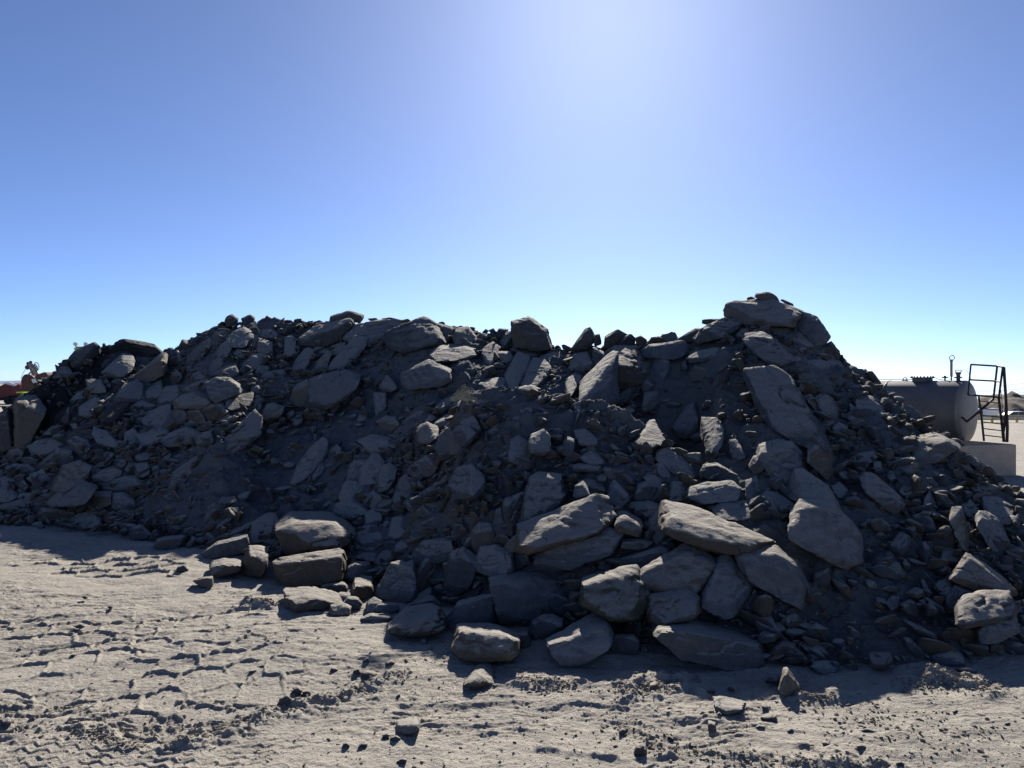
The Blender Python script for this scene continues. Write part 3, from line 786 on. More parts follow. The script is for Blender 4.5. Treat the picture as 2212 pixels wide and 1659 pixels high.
ROCKS['J'] = '''
510,240 560,200 640,240 700,330 700,400 640,400 540,330|||
440,240 470,210 540,300 600,370 540,380|||
790,300 850,340 930,410 920,440 860,470 800,400|||
830,240 960,230 1040,280 1065,350 1050,430 960,440 900,370 840,300||the flat-faced right boulder|flat-faced greenish boulder high on the right flank in front of the tank
645,470 700,440 770,470 775,530 690,545|||
620,560 650,520 700,580 690,640 650,655 630,610|||
570,390 600,370 630,400 620,440|||
720,570 780,560 800,590 760,620 720,600|k=t||
440,730 450,640 520,600 590,610 640,700 650,850 600,900 530,830|d=.2 k=t|the tan-ended block|tall block with a tan square lower end at the foot of the giant dark slab
40,690 70,620 200,590 300,600 370,680 390,730 330,830 240,970 140,840|k=l|the frosted boulder|rounded boulder with a frosted pale patch under the left end of the giant dark slab
310,590 360,570 440,640 400,695 330,640|||
360,575 410,550 490,600 450,625|||
260,1010 290,920 350,830 400,830 510,900 600,960 640,1050 700,1140 560,1130 420,1080 310,1060|k=w d=.1|the scaly white boulder|boulder with a scaly whitish left face below the tan-ended block
350,1280 330,1180 410,1090 530,1080 640,1110 770,1250 860,1340 900,1480 870,1560 750,1620 660,1560 520,1470 360,1400|k=l d=.12|the great pale boulder|great pale lilac-grey boulder low on the right, largest beside the earth slide
50,1090 100,1010 180,1020 330,1110 250,1200 200,1250 130,1190|||
70,850 130,840 140,940 120,1010 70,990|||
0,890 30,880 60,990 60,1075 0,1070|||
0,720 50,715 95,790 60,840 0,850 -40,800|k=l d=.2||
745,750 830,710 850,770 770,795|||
850,690 980,675 1010,720 960,760 870,770|||
810,810 880,785 880,800 820,820|||
815,880 860,870 880,890 830,905|||
700,840 760,840 810,890 790,920 720,900|||
1190,790 1230,740 1310,720 1360,790 1350,850 1280,890 1220,860|k=t|the round brown cobble|round brownish boulder with radiating scratches on the right flank
1290,640 1330,570 1450,530 1560,560 1670,620 1600,680 1480,750 1350,770|d=.1|the pointed crest boulder|broad brown boulder whose point sticks out in front of the concrete bund
890,900 920,860 990,870 1090,960 1180,1030 1235,1100 1220,1130 1150,1190 1090,1150 1000,1040 920,980|k=l d=.3|the thick right slab|thick grey slab slanting down to the right in the middle of the right flank
640,960 700,930 770,990 760,1050 700,1050|||
1180,1000 1230,950 1300,970 1310,1030 1240,1050|||
1400,1060 1440,1010 1480,1080 1490,1170 1430,1250 1370,1220 1390,1150|||
1440,980 1530,950 1600,1000 1590,1050 1480,1060|||
1720,1130 1770,1070 1840,1150 1830,1210 1760,1210|k=l||
1690,740 1720,740 1880,920 1840,930 1720,810|||
1550,720 1660,670 1700,730 1640,800 1600,810|||
1760,740 1810,730 1880,770 1970,840 2040,900 2000,920 1890,850||the right skyline slab|long thin slab on the descending right skyline below the concrete bund
1330,880 1470,810 1560,860 1600,930 1500,950 1370,950|t=.2||
1610,940 1640,920 1680,960 1670,1000 1620,990|||
1830,1000 1870,930 1930,1000 1890,1040|||
1940,990 2060,960 2090,1030 2010,1060 1940,1040|||
1880,1060 2000,1060 2130,1130 2110,1200 2110,1270 1990,1290 1900,1180|||
920,30 960,20 1000,60 1045,120 1010,130 950,90|k=d||
1190,310 1220,290 1320,350 1430,450 1400,455 1280,380|t=.3 k=l|the sunlit crest sliver|thin slab with a bright sunlit edge on the skyline in front of the tank
1545,525 1585,518 1585,550 1560,555|t=.3 k=l||
760,180 830,120 850,150 840,200 790,210|||
2140,1200 2212,1140 2240,1250 2160,1260|||
1090,880 1140,850 1170,900 1120,930|||
1300,1080 1360,1060 1380,1110 1320,1120|||
1500,1090 1600,1060 1640,1110 1540,1150|||
1650,850 1720,820 1760,880 1700,920|||
980,760 1040,760 1060,840 990,850|||
'''
ROCKS['F'] = '''
400,240 450,180 540,110 620,60 690,45 740,100 810,100 800,150 720,260 600,260 450,260|k=d d=.5 t=.1|the glinting dark boulder|dark-fronted boulder with bright glints on its top edge at the left foot
730,240 760,160 840,140 930,145 940,240 850,275 740,270|||
945,250 960,160 1030,145 1120,190 1155,250 1080,290 980,280|||
0,110 60,100 150,150 140,200 50,230 0,230|||
145,180 200,150 290,150 320,200 260,240|||
0,250 100,210 220,200 220,260 130,300 0,280|||
305,340 360,280 480,270 620,310 600,360 480,390 340,400|k=t||
560,410 640,340 760,310 850,370 860,410 780,445 620,430|||
870,390 900,350 960,345 1015,385 980,430 890,425|||
985,310 1030,290 1110,310 1110,360 1000,370|||
1000,440 1020,400 1100,400 1120,430 1050,465|g||
1090,490 1120,440 1180,420 1270,490 1220,540 1110,535|g||
1195,250 1240,210 1340,190 1355,215 1240,270 1200,275|k=l||
1500,240 1540,180 1590,160 1570,220 1520,255|||
1515,350 1550,250 1600,250 1580,320 1540,375|||
1665,180 1730,110 1840,70 1800,110 1710,180|||
1995,200 2020,160 2120,130 2080,210 2020,225|k=l||
1715,380 1750,270 1810,240 1830,290 1770,370 1730,405|||
1305,600 1330,540 1430,515 1540,510 1570,560 1500,630 1400,625 1310,620|g|the shaded low block|low dark block lying in the shade left of the sloping foot slab
1610,560 1660,500 1740,480 1730,570 1660,590|g||
1725,650 1850,560 1980,510 2070,510 2105,600 2030,650 1870,690 1750,690|g|the sloping foot slab|long sloping slab in shade just behind the paired lit stones
1775,760 1810,720 1900,700 2000,700 2030,715 2010,790 1930,830 1830,860 1790,820|g t=.3 k=t|the left paired lit stone|left one of a pair of stones with sunlit tops standing at the shadow edge
2005,830 2060,690 2105,600 2190,600 2262,630 2250,740 2210,850 2080,855|g t=.3 k=t|the right paired lit stone|taller right one of a pair of stones with sunlit tops at the shadow edge
1635,890 1700,865 1790,855 1795,920 1770,950 1680,930|g t=.15|the lone shadow-edge stone|small wedge-shaped stone lying alone on the sunlit ground at the tip of the shade
30,360 60,325 110,330 130,370 80,385|g||
265,430 280,400 350,388 375,430 300,450|g t=.3 k=l|the little lit cube stone|little pale cube of stone at the very left end of the foot shadow
225,350 250,335 300,380 260,385|g||
1485,810 1500,775 1550,755 1590,800 1540,815|g||
1860,500 1960,480 2130,390 2140,400 2050,480 1880,530|||
1840,220 1880,180 1930,200 1900,250 1850,260|||
1745,210 1800,195 1810,220 1760,230|||
650,300 720,280 800,290 790,320 680,330|||
330,200 400,110 450,130 430,180 370,250|||
1370,190 1390,130 1440,110 1480,140 1450,190 1410,215|||
'''
ROCKS['G'] = '''
275,420 300,370 400,320 540,310 700,330 820,380 910,430 910,510 830,560 790,600 600,610 370,665 310,560|t=.25 d=.6 k=r|the dome-topped boulder|big reddish boulder with a domed sunlit rim resting above the block at the left front
255,740 300,710 460,680 640,650 800,635 825,700 815,870 720,900 500,930 300,920 260,830|g t=.12 k=t|the scooped block|long tan block with a scooped-out sunlit upper right corner at the left front
345,960 400,945 620,940 690,960 770,1010 805,1050 800,1080 650,1130 500,1150 410,1140 360,1060|g t=.5 k=l|the flat-topped lit slab|low slab with a broad flat sunlit top in front of the scooped block
640,930 690,915 820,900 860,930 855,980 750,985 700,960|g t=.2||
900,960 925,870 1060,860 1070,920 1090,990 1040,1035 960,1030 905,1000|g t=.35 k=t|the notched lit cube|small cube-like stone with a lit flat top right of the flat-topped lit slab
690,1120 720,1095 820,1080 880,1110 870,1180 780,1190 710,1170|g t=.1||
830,1070 870,1025 940,1030 980,1080 950,1130 880,1140|g||
775,1000 790,985 900,990 910,1020 850,1060 800,1040|g t=.4 k=w||
830,860 860,770 930,735 1040,740 1070,830 1030,890 880,905|g||
925,690 980,655 1080,650 1135,680 1100,740 1000,740|||
830,680 900,670 940,700 900,760 860,770|||
1080,790 1090,720 1140,660 1200,628 1240,650 1200,720 1140,810|t=.1||
1110,990 1180,850 1230,750 1270,735 1400,740 1430,830 1420,960 1440,1010 1330,1100 1200,1050 1120,1010|g k=l d=-.2|the blue-grey block|large smooth blue-grey block with a shiny chipped top at the left front foot
1215,730 1220,690 1260,600 1320,550 1370,570 1360,700 1270,730|||
1400,690 1420,630 1500,560 1620,520 1720,530 1760,590 1750,650 1680,720 1540,680 1440,760|||
1410,980 1430,830 1480,720 1540,670 1640,680 1680,760 1660,960 1620,1020 1530,1020 1460,1040|g k=l d=-.3|the tall pitted boulder|tall rounded boulder with a dark pitted middle right of the blue-grey block
1680,960 1690,780 1740,660 1830,620 1940,700 1930,840 1880,940 1780,1000|d=.1||
1900,600 1910,480 1970,405 2070,410 2110,480 2080,580 1990,620 1940,660|||
1930,740 1990,620 2100,600 2240,660 2260,800 2180,860 2060,830 1950,800|d=.1||
970,200 990,150 1070,140 1050,200 1010,250|||
1020,180 1080,135 1150,160 1180,240 1140,280 1060,290 1030,240|||
735,310 760,250 850,215 950,230 1030,300 960,360 850,370|||
1000,420 1010,310 1130,280 1150,350 1150,410 1040,420|||
900,400 940,350 990,380 990,430 920,430|||
920,490 1000,430 1100,420 1170,490 1190,560 1100,570 1000,520|||
905,630 910,530 960,510 1080,540 1145,590 1130,640 1000,655|||
1200,490 1240,370 1290,350 1390,360 1400,400 1350,500 1260,540|||
1410,470 1480,390 1600,350 1680,380 1640,440 1500,480|||
1330,520 1370,485 1430,490 1420,540 1360,550|||
1390,560 1440,490 1500,470 1520,510 1460,570 1410,600|||
1530,500 1580,450 1630,470 1600,520|||
1700,490 1740,460 1790,480 1780,520 1720,510|||
1235,1240 1260,1200 1360,1120 1500,1080 1620,1075 1660,1130 1670,1230 1620,1310 1500,1340 1320,1345 1245,1310|g t=.42 k=t d=.15|the tilted lit boulder|tan boulder with a broad tilted sunlit top, foremost left of centre
1270,1190 1330,1110 1450,1040 1560,1015 1640,1050 1630,1080 1450,1090 1350,1130|g d=-.4||
1650,1290 1680,1240 1750,1160 1800,1070 1950,1030 2090,1010 2120,1060 2110,1220 1960,1250 1780,1260 1740,1370 1670,1380|g t=.08 d=-.3|the lit-edged wedge|wedge boulder with a thin sunlit top edge behind the tub-shaped boulder
1745,1380 1755,1300 1800,1260 1900,1250 2080,1260 2190,1290 2285,1340 2280,1480 2200,1550 2000,1565 1830,1520 1760,1440|g t=.25 k=t d=.15|the tub-shaped boulder|broad tub-shaped boulder with a sunlit flat top, in front of centre
1015,1150 1030,1070 1080,1030 1140,1060 1130,1130 1060,1175|g||
1070,1130 1130,1080 1260,1080 1290,1130 1200,1180 1090,1170|g||
980,1200 1060,1165 1190,1165 1225,1190 1200,1240 1090,1250 1000,1230|g t=.25||
1345,230 1400,190 1480,180 1500,250 1430,300 1370,290|||
1380,400 1420,290 1500,240 1560,300 1540,360 1440,400|||
630,250 700,220 750,210 740,260 700,300 650,310|||
270,660 300,600 350,650 360,680 290,700|g||
20,520 60,400 170,330 240,330 260,380 200,460 100,560 20,590|||
170,560 200,510 270,510 280,580 210,600|||
1380,130 1400,95 1440,110 1450,150 1400,165|||
1660,330 1700,280 1760,300 1730,350|||
'''
ROCKS['H'] = '''
265,390 290,150 330,30 400,-10 520,-15 575,10 610,110 615,190 440,260 340,400 290,405|d=.1|the upright headstone|big upright headstone-shaped boulder in the centre front above the long knobbly boulder
100,260 120,210 200,180 280,150 280,300 250,400 180,500 150,500 130,380|||
20,400 30,320 80,290 110,380 150,500 110,590 50,540|||
225,480 260,410 400,350 480,310 640,240 830,180 960,190 975,240 1040,300 1030,380 900,440 720,480 560,520 440,610 330,650 240,610|d=.35 k=t|the long knobbly boulder|long knobbly brown boulder lying under the upright headstone in the centre front
685,150 710,90 770,55 800,90 830,170 760,190 690,175|d=.4 t=.15|the pinnacle chip|small pointed chip perched on top of the long knobbly boulder
740,50 830,30 930,70 975,140 960,180 830,170 800,90|||
110,600 180,520 230,500 260,600 170,650 120,650|d=.2||
385,740 430,620 520,550 760,490 960,460 1080,500 1040,600 1000,650 850,680 650,770 520,810 420,790|d=.2|the undercut slab boulder|long smooth boulder tucked under the long knobbly boulder above a black hollow
10,880 80,840 300,810 570,820 640,900 690,1050 560,1110 350,1180 200,1240 100,1240 30,1000|g t=.1 d=.1|the great centre block|great dark block with an overhanging lower face behind the tub-shaped boulder
165,720 190,650 260,640 290,740 230,790 180,780|||
1035,380 1060,310 1120,300 1250,370 1270,430 1250,510 1170,490 1050,460|t=.3 d=.3 k=t|the chipped small block|small tan block with a chipped sunlit top left of the long lit beam
1055,570 1100,545 1270,540 1350,560 1340,600 1200,625 1080,620|t=.25 d=.2|the small flat lozenge|small flat stone with a sunlit right tip below the chipped small block
1060,760 1120,690 1280,660 1420,605 1480,630 1430,700 1280,800 1180,780|d=.1 t=.1||
1445,400 1490,245 1530,232 1700,270 1880,350 2080,440 2280,510 2370,560 2340,600 2210,590 2080,655 1960,640 1700,550 1540,490 1470,440|t=.3 d=.6 k=t|the long lit beam|long beam-shaped boulder with a sunlit top edge sloping down right of centre
1235,830 1290,790 1460,680 1620,590 1720,560 1800,640 1880,740 1860,830 1760,900 1700,980 1580,980 1400,990 1250,900|d=.2|the slanted flat boulder|large flat-faced boulder with a hooked right end under the long lit beam
1810,1100 1800,960 1860,880 1880,720 1940,660 1990,680 2100,820 2195,910 2160,1000 2050,1160 1930,1180|d=.1|the diamond boulder|large dark diamond-shaped boulder right of the slanted flat boulder
755,960 790,880 900,840 1130,780 1215,775 1235,850 1320,920 1340,960 1300,1100 1240,1200 1030,1215 900,1150 770,1080|d=.2 k=o|the green-banded boulder|boulder with curved greenish and pale bands, hollowed on top, in the centre front
1300,1080 1350,1010 1500,975 1640,965 1740,1040 1755,1140 1700,1200 1500,1200 1350,1270 1310,1150|d=.3 k=t|the orange-nosed boulder|rounded boulder with an orange-tan sunlit left nose beside the green-banded boulder
1385,1280 1440,1215 1680,1210 1850,1240 2080,1300 2270,1380 2320,1450 2310,1560 2250,1600 2060,1620 1850,1590 1640,1530 1480,1410|g t=.33 k=l|the long front boulder|longest front boulder, flat-topped with a pale lichen-spotted right end
480,1390 560,1340 720,1250 870,1165 940,1180 1010,1330 980,1420 860,1500 680,1600 600,1590 520,1500|g t=.22|the leaning front block|bluish block leaning left at the front foot with a small bright streak
300,1340 340,1240 420,1190 500,1180 590,1220 600,1280 500,1350 390,1420 310,1380|g||
525,1150 560,1120 640,1130 740,1190 700,1240 600,1230|g||
610,1100 720,1060 820,1080 830,1130 750,1180 680,1140|||
1000,1430 1040,1350 1190,1350 1240,1400 1220,1500 1140,1540 1050,1520|g||
1110,1290 1140,1220 1260,1200 1270,1290 1240,1390 1170,1360|g||
1250,1455 1290,1440 1325,1470 1310,1510 1260,1500|g||
970,190 1000,80 1040,50 1150,150 1155,200 1060,280 1000,260|||
1195,190 1240,80 1300,60 1430,170 1420,210 1250,200|||
1290,20 1380,0 1520,160 1520,195 1470,190 1350,90|||
1175,240 1220,215 1320,210 1430,260 1340,360 1260,310|||
1660,180 1680,110 1850,60 2010,50 2090,100 2080,200 1960,225 1760,230|k=l d=.2|the white-flecked oval|oval boulder with white flecks just above the long lit beam
1880,270 1960,230 2212,215 2280,270 2230,350 2100,395 1930,370|||
1250,320 1275,310 1340,370 1320,395|||
890,780 940,700 990,700 1035,760 960,800|||
775,850 850,820 980,800 1010,830 900,850|||
1300,420 1400,300 1470,290 1480,480 1400,590 1340,480|||
2140,210 2150,50 2212,30 2250,190 2212,205|||
1500,200 1520,60 1600,60 1650,170 1600,220|||
210,1340 300,1330 330,1400 290,1470 220,1450|g||
'''
ROCKS['I'] = '''
0,600 60,555 170,550 290,560 380,610 450,660 490,750 530,850 530,940 490,1000 420,980 280,900 150,830 50,740|d=.12 k=l t=.1|the wrinkled oval boulder|large oval boulder with a wrinkled face and brown underside right of the diamond boulder
1090,710 1190,670 1240,680 1310,770 1290,790 1200,770|k=o||
1650,790 1720,700 1780,615 1900,690 2050,800 2160,910 2130,920 2000,890 1840,880 1740,840|d=.2 k=r|the long brown wedge|long pointed brown wedge lying above the stacked pair at the right edge
1565,640 1590,570 1650,555 1720,610 1700,680 1620,690|||
1560,730 1600,690 1650,720 1640,765 1580,765|||
1520,850 1560,810 1640,815 1660,850 1620,900 1550,900|||
1610,920 1680,840 1760,850 1830,900 1790,950 1710,1000 1640,1060 1610,1000|||
1700,1140 1710,1000 1760,940 1880,905 2080,900 2120,940 2140,1050 2040,1080 1870,1160 1740,1175|t=.12 d=.3|the upper stacked boulder|upper one of two blocky boulders stacked at the lower right edge
1855,1190 1900,1150 2050,1090 2140,1085 2180,1150 2170,1210 2080,1260 1990,1290 1880,1280|d=.3|the lower stacked boulder|lower one of two blocky boulders stacked at the lower right edge
2150,1120 2212,1130 2240,1200 2212,1280 2180,1260|||
1720,1290 1730,1220 1790,1200 1815,1240 1810,1310 1740,1320|k=l||
1920,1340 1960,1300 2070,1300 2085,1370 2020,1400 1950,1390|g||
1500,1400 1550,1370 1650,1340 1720,1380 1760,1440 1680,1480 1580,1460|g||
1290,1260 1330,1260 1460,1380 1460,1440 1400,1420 1320,1330|g||
1690,1490 1780,1480 1850,1510 1800,1545|g||
245,1370 290,1300 350,1275 440,1310 470,1370 420,1430 330,1460|g k=d|the black foot boulder|blackish faceted boulder just right of the long front boulder
530,1360 570,1285 620,1330 600,1370|g k=l||
470,1350 490,1255 560,1290 520,1360|g||
585,1370 620,1335 645,1380 610,1390|g k=l||
570,1480 600,1440 700,1430 790,1490 760,1530 650,1530|g||
320,1650 340,1560 365,1490 390,1495 430,1550 480,1620 500,1680 440,1710 340,1680|g k=w|the pale spire|small pale spire of rock standing alone at the front edge of the shadow
260,1140 345,1135 385,1200 290,1215|k=l||
535,1150 570,1120 595,1140 590,1170 550,1170|||
1260,1000 1330,960 1400,1000 1400,1090 1330,1080|||
1150,980 1190,930 1250,940 1250,1010 1190,1040|||
220,1590 260,1540 320,1550 320,1600|g||
2170,1340 2212,1290 2240,1300 2240,1380 2200,1390|g t=.3 k=l||
2140,980 2212,970 2240,1070 2160,1060|t=.3||
1720,1320 1790,1320 1800,1350 1740,1360|g||
1630,280 1660,255 1740,258 1745,290 1780,460 1775,570 1750,600 1720,470 1690,400 1640,330|d=.4 t=.08 k=t|the narrow upright stone|narrow upright tan stone with a sunlit top on the lower right flank
1840,350 1860,290 1940,300 2040,370 2085,510 2070,590 2000,620 1960,560 1900,470|k=l d=.2|the two-tone boulder|upright boulder with one pale and one dark side right of the narrow upright stone
1760,390 1790,370 1940,560 1930,600 1870,580|||
380,1130 430,1080 520,1080 560,1130 480,1160|g||
2100,400 2150,380 2220,460 2220,560 2140,520|||
1420,810 1450,810 1500,920 1480,980 1440,900|||
'''
ROCKS['K'] = '''
985,560 1030,530 1120,560 1100,590 1020,595|g t=.3 k=l||
90,510 140,485 185,500 180,530 110,535|g||
30,545 90,530 95,575 30,575|g||
100,555 150,535 160,565 110,570|g||
990,460 1030,430 1045,465 1010,490|g||
395,690 430,672 480,710 440,740|g k=l||
470,720 530,710 550,740 500,752|g||
280,790 350,740 390,790 350,850 300,850|g||
1275,1050 1280,960 1340,945 1440,935 1465,970 1460,1020 1390,1075 1290,1075|g t=.4 k=l|the cratered ground stone|half-buried pale stone with a cratered top in the sunlit foreground
1150,1090 1190,1075 1220,1090 1180,1110|g k=l||
1220,1110 1270,1090 1310,1115 1280,1140|g k=l||
1265,765 1290,740 1305,765 1280,780|g||
955,1170 980,1150 1030,1160 1010,1180|g||
875,195 900,170 930,190 900,205|g||
1350,240 1380,235 1400,265 1370,270|g||
1470,290 1510,270 1530,300 1500,315|g||
820,1160 850,1150 875,1180 840,1185|g||
1275,1310 1310,1285 1355,1290 1350,1320 1290,1325|g||
1840,640 1870,580 1960,500 2030,475 2080,510 2115,620 2100,665 1980,675 1880,680|g t=.5 k=l|the lit roof stone|small roof-shaped stone with sunlit top alone before the tub-shaped boulder
380,230 410,215 435,235 400,245|g k=l||
720,520 760,510 780,540 740,550|g||
910,540 950,525 970,570 930,580|g||
1180,480 1230,450 1260,470 1210,500|g t=.3 k=l||
1330,470 1350,430 1370,470|g||
'''
ROCKS['L'] = '''
1320,730 1340,650 1390,640 1425,690 1400,745 1340,740|g k=t|the brown windrow stone|brown faceted stone in a patch of churned dirt at the edge of the shade
1880,770 1960,760 2070,790 2130,800 2110,840 2050,890 1960,910 1900,830|g t=.5||
1480,860 1510,835 1535,870 1510,890|g k=l||
1755,910 1780,880 1810,900 1790,930|g k=l||
1890,920 1920,890 1950,920 1930,945|g||
1825,1030 1830,960 1890,980 1880,1040 1840,1050|g t=.3 k=w||
1075,1060 1100,1030 1140,1045 1110,1080|g k=l||
1205,1230 1220,1185 1270,1165 1305,1200 1300,1250 1250,1275|g k=d|the dark potato stone|round dark stone lying in a hollow at the bottom of the foreground
1480,1110 1500,1090 1535,1120 1500,1135|g||
1160,610 1195,590 1225,615 1190,640|g k=l||
290,730 320,705 350,730 320,750|g||
640,560 670,550 705,580 680,600|g||
1730,640 1760,630 1790,650 1750,670|g||
1990,690 2020,670 2055,700 2020,720|g||
1815,710 1870,695 1885,735 1830,740|g||
1090,710 1130,700 1150,725 1110,740|g k=l||
1680,1170 1710,1150 1730,1180 1700,1190|g||
890,1150 915,1130 930,1160 900,1165|g||
'''
ROCKS['M'] = '''
180,850 230,830 300,835 290,865 220,875|g t=.4 k=l||
185,760 210,750 240,775 220,795|g t=.4 k=w||
710,730 740,715 790,730 800,760 740,750|g t=.5 k=w||
140,930 170,910 215,920 220,950 160,950|g t=.3 k=l||
1355,880 1395,855 1460,890 1430,910|g t=.1||
460,1050 530,1045 585,1070 550,1090|g||
1660,810 1690,795 1710,830 1680,840|g||
2060,900 2100,890 2120,920 2080,935|g||
950,960 1000,940 1090,970 1030,980|g||
1890,680 1930,680 2000,715 1960,712|g t=.5 k=w||
385,960 420,940 440,960 400,975|g||
650,1045 690,1035 710,1060 680,1070|g t=.4||
920,1080 960,1060 1000,1090 950,1105|g||
1220,1210 1260,1195 1290,1215 1250,1230|g||
'''
ROCKS['N'] = '''
630,245 655,232 680,250 655,262|g k=l||
565,470 620,450 660,470 620,490|g||
15,1200 60,1170 95,1190 80,1230 30,1230|g t=.3||
320,1280 340,1265 355,1290 335,1300|g||
2030,655 2050,640 2060,660 2040,668|g||
1200,425 1230,412 1245,435 1215,440|g k=l||
830,320 860,312 870,332 845,338|g||
'''
# ------------------------------------------------------------------ rocks
def ico(level):
    bm = bmesh.new(); bmesh.ops.create_icosphere(bm, subdivisions=level, radius=1)
    v = np.array([x.co[:] for x in bm.verts]); f = np.array([[q.index for q in p.verts] for p in bm.faces]); bm.free()
    return v / np.linalg.norm(v, axis=1)[:, None], f
ICO = {k: ico(k) for k in (1, 2, 3, 4, 5, 6)}

def hull_planes(pts):
    bm = bmesh.new()
    for p in pts: bm.verts.new(p)
    r = bmesh.ops.convex_hull(bm, input=bm.verts)
    bm.normal_update()
    out = []
    for f in bm.faces:
        if f.calc_area() < 1e-7: continue
        n = np.array(f.normal); h = float(n @ np.array(f.verts[0].co))
        if h < 0: n, h = -n, -h
        out.append((f.calc_area(), n, h))
    bm.free()
    out.sort(key=lambda t: -t[0])
    keep = []
    for a, n, h in out:
        if all(n @ m < .985 for m, _ in keep): keep.append((n, h))
    return keep

def shape_rock(pts, level, seed, sharp=40, rough=1.0, chips=4):
    """round-edged angular solid spanning the hull of pts, with chips and weathering; returns verts about the centre"""
    rs = np.random.RandomState(seed)
    c = (pts.max(0) + pts.min(0)) / 2
    P = pts - c
    pl = hull_planes(P)
    ext = (P.max(0) - P.min(0)) / 2
    size = float(np.sort(ext)[1])
    for k in range(chips):                                     # broken-off corners
        n = rs.normal(size=3); n[1] -= .9; n /= np.linalg.norm(n)
        h = float((P @ n).max()); pl.append((n, h * rs.uniform(.80, .96)))
    dirs, faces = ICO[level]
    w, V = np.linalg.eigh(np.cov(P.T) + np.eye(3) * 1e-6)
    s = np.sqrt(w); s = np.maximum(s, s.max() * .25)
    D = (dirs * s) @ V.T
    D = D / np.linalg.norm(D, axis=1)[:, None]
    acc = np.zeros(len(D))
    for n, h in pl:
        acc += np.power(np.maximum(D @ n, 0) / max(h, .02 * size), sharp)
    r = np.power(acc, -1.0 / sharp)
    X = D * r[:, None]
    q = X + rs.uniform(-50, 50, 3)
    nn = fbm3(q, size * .9, 3, seed % 97) * .020 + fbm3(q, size * .22, 3, seed % 89 + 3, .6) * .018
    rid = 1 - np.abs(fbm3(q, size * .7, 2, seed % 83 + 9)); nn -= .05 * np.maximum(0, rid - .82) / .18
    # bedding ledges
    ax = rs.normal(size=3) * .35 + np.array([0, 0, 1.0]); ax /= np.linalg.norm(ax)
    lay = (X @ ax) / size * rs.uniform(3, 6) + .6 * fbm3(q, size, 2, 5)
    nn += .013 * (smooth(.3, .7, lay - np.floor(lay)) - .5)
    X = X + D * (nn * size * rough)[:, None]
    return c, X, faces

KEYS = {}
traced = []
seedc = 100
for reg in ROCKS:
    ox, oy, sc = REGIONS[reg]
    for line in ROCKS[reg].strip().split('\n'):
        a, attrs, short, label = line.split('|')
        P = np.array([[float(t) for t in q.split(',')] for q in a.split()])
        P = np.stack([(ox + P[:, 0] / sc), (oy + P[:, 1] / sc)], 1) * (PW / 2500.0)
        at = {'t': .14, 'd': 0.0, 'k': '', 'g': False}
        for q in attrs.split():
            if q == 'g': at['g'] = True
            else:
                k, v = q.split('='); at[k] = v if k == 'k' else float(v)
        x, y = P[:, 0], P[:, 1]
        area = abs(float(np.sum(x * np.roll(y, -1) - np.roll(x, -1) * y))) / 2
        seedc += 7
        traced.append(dict(P=P, short=short, label=label, area=area, c=P.mean(0), seed=seedc, reg=reg, **at))

def simplify(P, n):
    P = list(map(tuple, P))
    while len(P) > n:
        best, bi = 1e18, 0
        for i in range(len(P)):
            a, b, c = P[i - 1], P[i], P[(i + 1) % len(P)]
            ar = abs((b[0] - a[0]) * (c[1] - a[1]) - (c[0] - a[0]) * (b[1] - a[1]))
            if ar < best: best, bi = ar, i
        P.pop(bi)
    return np.array(P)

def rock_points(r):
    P = r['P']; rs = np.random.RandomState(r['seed'])
    P = P.mean(0) + (P - P.mean(0)) * 1.13
    P = simplify(P, 8 if r['area'] > 5200 else (7 if r['area'] > 1300 else 6))
    x0, y0 = P.min(0); x1, y1 = P.max(0); H = max(y1 - y0, 1)
    cx, cy = P.mean(0)
    E = P - P.mean(0); w, V = np.linalg.eigh(np.cov(E.T)); mn = 2 * math.sqrt(max(w[0], 1)) * 1.9      # short axis, pixels
    q = (y1 - P[:, 1]) / H
    if r['g']:
        d0 = CAM_H * FP / (y1 - .06 * H - PCY)
        d0 = min(d0, (surface_depth(cx, y1 - .10 * H) or d0) + .3)
        unit = d0 / FP
        T = mn * unit * .95
        dep = d0 + np.full(len(P), T * .35) + .12 * T * rs.uniform(-1, 1, len(P)) + q * T * .2
        tf, tb = T * .42, T * .55
    else:
        dc = surface_depth(cx, cy)
        if dc is None: dc = float(np.interp(cx, CX, CDEP)) - .1
        unit = dc / FP
        T = mn * unit
        sd = []
        for (px_, py_) in P:
            s = surface_depth(px_, py_)
            sd.append(dc if s is None else s)
        sd = np.array(sd)
        crest = float(np.interp(cx, CX, CDEP))
        tilt = .55
        dep = dc + np.clip(tilt * (sd - dc), -1.3 * T, 1.3 * T) - .18 * T
        dep = np.minimum(dep, crest + .5 * T)
        dep += .10 * T * rs.uniform(-1, 1, len(P))
        tf, tb = T * .30, T * .45
    dep = dep - r['d']
    if r['t'] > .19: tf *= 1.25; tb *= 1.35
    t = r['t']
    pts = []
    ta, tbb = rs.uniform(-1.5, 1.5), rs.uniform(-.9, 1.1)
    W = max(x1 - x0, 1)
    kx, ky = rs.uniform(.82, .97), rs.uniform(.86, .97)
    for (a, b), qq, dd in zip(P, q, dep):
        # outline
        pts.append(px(a, b, dd + (tb * .95 if (qq > .5 and t > .19) else 0)))
        # front face: lowered by the share of the top face
        fx = cx + (a - cx) * kx; fy = y1 - (y1 - b) * (1 - t) * ky - H * .02
        pts.append(px(fx, fy, dd - tf * 1.1 * (1 + ta * (fx - cx) / W + tbb * (fy - cy) / H)))
        # back
        bx = cx + (a - cx) * .86; by = cy + (b - cy) * .9
        pts.append(px(bx, by, dd + tb))
    return np.array(pts), mn

traced.sort(key=lambda r: -r['area'])
N_THINGS = 292
pile, rest = [], []
gcount = 0
for r in traced:
    if len(pile) < N_THINGS: pile.append(r)
    else: rest.append(r)

